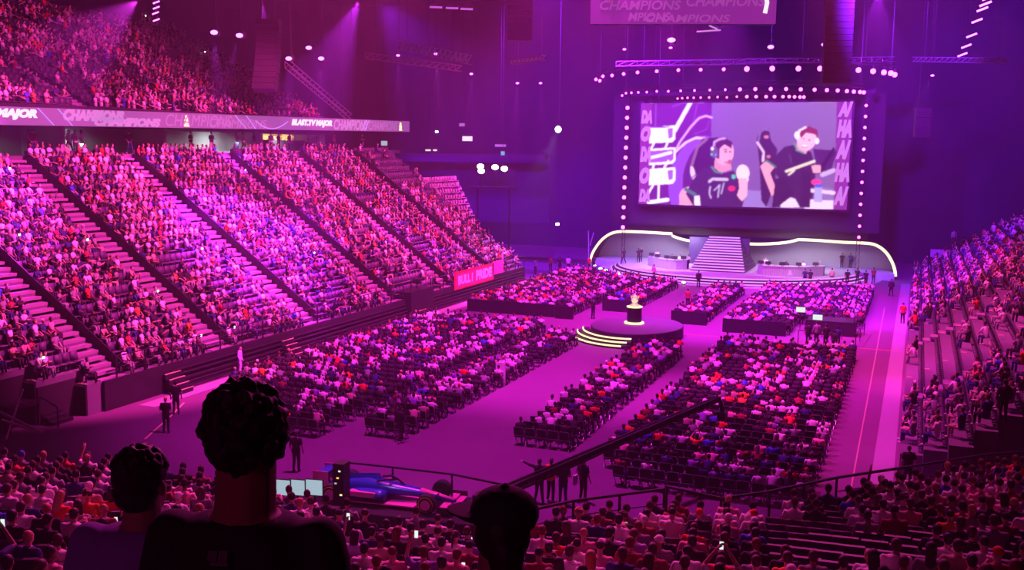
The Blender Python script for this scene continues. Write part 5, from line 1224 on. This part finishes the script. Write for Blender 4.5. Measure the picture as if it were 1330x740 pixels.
MB().bar((.45, -2, 2.2), (.45, -2, 3.2), .05).bar((.45, 2, 2.2), (.45, 2, 3.2), .05).bar((.45, -2, 3.2), (.45, 2, 3.2), .05).build('rail', M['black'], t)
t = thing('white_board', onz(650, 501, 0), 0, 'white board standing beside the near left aisle strip', 'sign'); MB().box((0, 0, .75), (.6, .06, 1.3)).build('panel', M['white'], t); MB().bar((.3, .3, 0), (.25, 0, 1), .04).bar((-.3, .3, 0), (-.25, 0, 1), .04).build('legs', M['black'], t)
t = thing('camera_stand', at(1222, 335, 112), 0, 'pale raised camera stand behind the right stand crowd', 'platform'); MB().box((0, 0, .5), (2.2, 1.2, .8)).build('box', mat('pale_box', (.35, .3, .4), .7), t)
b = MB()
for s in (-1, 1): b.bar((s*1, 0, -3), (s*1, 0, .2), .08)
b.bar((-1, 0, 1.5), (1, 0, 1.5), .06).bar((-1, 0, .9), (-1, 0, 1.5), .06).bar((1, 0, .9), (1, 0, 1.5), .06); b.build('legs', M['rail'], t)
person(at(1239, 308, 112)-Vector((0, 0, .9)), 0, dict(shirt='grey', hk='short', hc='black', skin=SK[0], leg='black', pose='stand'), 'person standing on the raised camera stand at the far right')

# near end of the left stand: dark scaffold skirt, stair and landing
t = thing('stand_skirt', (X1, ya_(0), 0), 0, 'black cloth skirt covering the near end of the left stand', 'curtain')
for k in range(NR):
    x, z = lrow(k, ya_(k)); MB().box((x, ya_(k)-.06, z/2-.02), (RUN, .1, z-.1)).build('cloth_panel', M['fabric'], t, t.location)
    if k and ya_(k) < ya_(k-1): MB().box((x+RUN/2+.05, (ya_(k)+ya_(k-1))/2, z/2-.15), (.08, ya_(k-1)-ya_(k), z-.3)).build('cloth_panel', M['fabric'], t, t.location)
em2 = MB().box((0, 0, 0), (.5, .05, .05)).mesh('step_mark', M['yellow'])
for k in range(10):
    x, z = lrow(k, ya_(k)); link('step_mark', em2, lt, (x, ya_(k)+.1, z+.03))
t = thing('side_stair', (-38.0, 37.6, 0), 0, 'dark side stair with railing below the near end of the left stand', 'stairs')
for k in range(8): MB().box((-.6-.34*k-.5, 0, .1+.17*k), (.36, 1.3, .17+.0)).build('step', M['dark'], t)
MB().bar((-.6, -.65, 1.0), (-4.2, -.65, 2.4), .06).bar((-.6, -.65, 0), (-.6, -.65, 1.0), .06).bar((-4.2, -.65, 1.2), (-4.2, -.65, 2.4), .06).build('hand_rail', M['rail'], t)
t = thing('landing', (-43.2, 36.8, 0), 0, 'dark raised landing beside the near end of the left stand', 'platform'); MB().box((0, 0, 1.2), (7, 3.6, .25)).build('deck', M['dark'], t); MB().box((0, -1.7, .5), (7, .1, 1.1)).build('skirt', M['fabric'], t)
t = thing('scaffold', (-40, 30, 0), 0, 'slanting metal scaffold tubes at the left picture edge', 'scaffold')
P_ = [at(8, 570, 40), at(30, 505, 40), at(2, 545, 40), at(55, 562, 40), at(-10, 530, 40)]
for a, c in ((0, 1), (2, 3), (4, 3)): MB().bar(P_[a], P_[c], .08).build('tube', M['steel'], t, (-40, 30, 0))

# ------------------------------------------------------------------ near stand rails
def on4(x, y, z=5.25): return onz(x, y, z)
RP = [on4(x, y) for x, y in ((690, 662), (745, 650), (863, 635))]; railing('guard_rail', [p-Vector((0, 0, 1.15)) for p in RP], 1.15, 'black guard rail left of the stair opening in front of the near stand', 1.6)
RP = [on4(x, y) for x, y in ((866, 632), (910, 641), (937, 647), (1000, 638), (1087, 620))]; railing('guard_rail', [p-Vector((0, 0, 1.3)) for p in RP], 1.3, 'black railing with glass around the stair opening of the near stand', 1.3, glass=True, mids=0)
RP = [on4(x, y) for x, y in ((1087, 620), (1167, 608), (1283, 590), (1345, 586))]; railing('guard_rail', [p-Vector((0, 0, 1.15)) for p in RP], 1.15, 'black guard rail at the right front of the near stand', 2.2)
b = MB()
for a, c in zip(FPv[:-1], FPv[1:]):
    na, nc = (a-QC).normalized(), (c-QC).normalized(); b.bar((a.x+na.x*.65, a.y+na.y*.65, 3.95), (c.x+nc.x*.65, c.y+nc.y*.65, 3.95), .25, .4)
struct('trim_3', b, M['dark'])

# ------------------------------------------------------------------ racing car on its podium
ca0, cb0 = onz(408, 618, 1.5), onz(606, 652, 1.1); cdv = (cb0-ca0); cdv.z = 0; L_ = cdv.length; an = math.atan2(cdv.y, cdv.x); cc = (ca0+cb0)/2; cc.z = 0.85
print('car length', L_)
t = thing('display_podium', (cc.x, cc.y-.1, 0), an, 'black podium carrying the racing car below the near stand', 'platform'); MB().box((0, 0, .42), (L_+1.4, 2.7, .84)).build('deck', M['black'], t); MB().box((0, -1.37, .42), (L_+1.4, .04, .8)).build('skirt', M['fabric'], t)
k_ = L_/5.9
t = thing('racing_car', cc, an, 'blue and pink open wheel racing car displayed on a black podium', 'car'); t.scale = (k_, k_, k_)
def ctube(prof, n=12): # (x, z, halfwidth, halfheight)
    b = MB(); b.rings([(Vector((x, 0, z)), Vector((0, hw, 0)), Vector((0, 0, hh))) for x, z, hw, hh in prof], n); return b
ctube([(-2.3, .42, .10, .10), (-1.6, .5, .22, .2), (-.8, .55, .34, .28), (-.1, .52, .42, .24), (.5, .48, .34, .2), (1.1, .44, .24, .15), (1.9, .36, .15, .10), (2.55, .24, .09, .05)]).build('chassis', M['blue'], t, smooth=True)
ctube([(1.25, .50, .17, .10), (1.9, .43, .12, .05), (2.5, .29, .08, .03)]).build('nose_stripe', M['pink'], t, smooth=True)
b = MB(); b.add([(-2.0, -.03, .55), (-.3, -.12, .75), (-.35, 0, 1.0), (-2.0, 0, .85), (-2.0, .03, .55), (-.3, .12, .75)], [(0, 1, 2, 3), (5, 4, 3, 2), (0, 3, 4), (1, 5, 2), (0, 4, 5, 1)]); b.build('engine_cover', M['blue'], t)
for s in (-1, 1):
    b = MB(); b.rings([(Vector((-1.6, s*.35, .30)), Vector((0, .12, 0)), Vector((0, 0, .12))), (Vector((-.9, s*.5, .36)), Vector((0, .26, 0)), Vector((0, 0, .2))), (Vector((-.1, s*.55, .38)), Vector((0, .28, 0)), Vector((0, 0, .2))), (Vector((.1, s*.55, .38)), Vector((0, .24, 0)), Vector((0, 0, .16)))], 10); b.build('sidepod', M['blue'], t, smooth=True)
    MB().box((-.7, s*.68, .42), (1.0, .26, .18)).build('sidepod_panel', M['pink'], t)
MB().box((-.35, 0, .12), (3.2, 1.5, .05)).build('floor_plate', M['pink'], t)
MB().tube([(-.35, -.28, .78), (0, -.26, .86), (.35, 0, .84), (0, .26, .86), (-.35, .28, .78)], .04, 6).bar((.35, 0, .84), (.7, 0, .6), .05).build('halo', M['carbon'], t)
MB().ell((-.05, 0, .66), (.3, .2, .06), 10, 5).build('cockpit', M['black'], t); MB().box((.05, 0, .78), (.12, .12, .1)).build('headrest', M['pink'], t)
MB().box((2.45, 0, .12), (.5, 1.9, .04)).box((2.3, 0, .2), (.28, 1.8, .03)).build('front_wing', M['pink'], t)
for s in (-1, 1): MB().box((2.42, s*.95, .2), (.55, .03, .22)).build('wing_endplate', M['carbon'], t); MB().box((-2.45, s*.5, .75), (.6, .03, .55)).build('wing_endplate', M['pink'], t)
MB().box((-2.45, 0, .92), (.4, 1.0, .05)).box((-2.5, 0, .78), (.35, 1.0, .04)).build('rear_wing', M['blue'], t); MB().bar((-2.3, 0, .4), (-2.45, 0, .9), .06).build('wing_pillar', M['carbon'], t)
for x, r, w_ in ((1.75, .34, .3), (-1.85, .36, .38)):
    for s in (-1, 1):
        y = s*.82; wh = MB(); wh.rings([(Vector((x, y-w_/2, r)), Vector((r*.86, 0, 0)), Vector((0, 0, r*.86))), (Vector((x, y-w_*.42, r)), Vector((r, 0, 0)), Vector((0, 0, r))), (Vector((x, y+w_*.42, r)), Vector((r, 0, 0)), Vector((0, 0, r))), (Vector((x, y+w_/2, r)), Vector((r*.86, 0, 0)), Vector((0, 0, r*.86)))], 22)
        wo = wh.build('wheel', M['tyre'], t, smooth=False)
        rg = MB(); rg.tube([(x+math.cos(a)*r*.78, y+s*w_*.52, r+math.sin(a)*r*.78) for a in np.linspace(0, 2*PI, 21)], .018, 4); rg.build('tyre_band', M['tyreband'], wo)
        hb = MB(); hb.cyl((x, y+s*w_*.4, r), r*.55, .08*1, 14, ax=(0, s, 0)); hb.build('rim', M['pink'], wo)
        for zz in (.3, .5): MB().bar((x-.25, s*.12, zz), (x, y-s*w_*.45, r+.02), .035).bar((x+.2, s*.12, zz), (x, y-s*w_*.45, r), .035).build('suspension_arm', M['carbon'], t)
spot(Vector(cc)+Vector((0, -2.5, 6)), cc, 60, (.75, .35, 1), 420, rad=.3)
RP = [onz(x, y, 1.95) for x, y in ((433, 606), (453, 599), (510, 605), (587, 614), (666, 630))]; railing('guard_rail', [Vector((p.x, p.y, 0.0)) for p in RP], 1.9, 'low dark rail behind the racing car', 2.5, mids=0)
# FOH desk with glowing monitors, and rack beside the car
for i, px in enumerate((366, 385, 408)):
    q = onz(px, 633, 2.6); tt = thing('work_monitor', q, .2, 'glowing pale blue monitor below the tall silhouetted man, %s from left' % nth(i+1), 'monitor', 'glowing monitors of the control desk'); MB().box((0, 0, 0), (.55, .04, .5)).build('display', M['monitor'], tt); MB().box((0, .05, 0), (.6, .06, .56)).bar((0, .06, -.2), (0, .06, -.65), .06).build('frame', M['black'], tt)
q = onz(388, 633, 2.6); t = thing('control_desk', (q.x, q.y, 0), .15, 'black control desk carrying the glowing monitors', 'desk'); MB().box((0, 0, 1.9), (2.6, .8, .08)).build('top', M['black'], t); MB().box((0, 0, .95), (2.5, .7, 1.86)).build('body', M['black'], t)
q = onz(459, 655, 1.0); t = thing('equipment_rack', (q.x, q.y-.8, 0), .1, 'tall black equipment rack with tiny lights before the racing car', 'rack'); MB().box((0, 0, 1.4), (.42, .5, 2.8)).build('case', M['black'], t)
for x, z, m in ((.05, 2.55, 'phone'), (-.02, 2.3, 'bar'), (.1, 1.7, 'yled'), (-.1, 2.1, 'monitor')): MB().box((x, -.26, z), (.08, .02, .05)).build('indicator', M[m], t)
bpy.context.view_layer.update()
import sys; print('OBJS', len(bpy.data.objects), 'tris', sum(len(m.loop_triangles) if False else sum(1 for _ in ()) for m in []) , sum(len(m.polygons) for m in bpy.data.meshes))
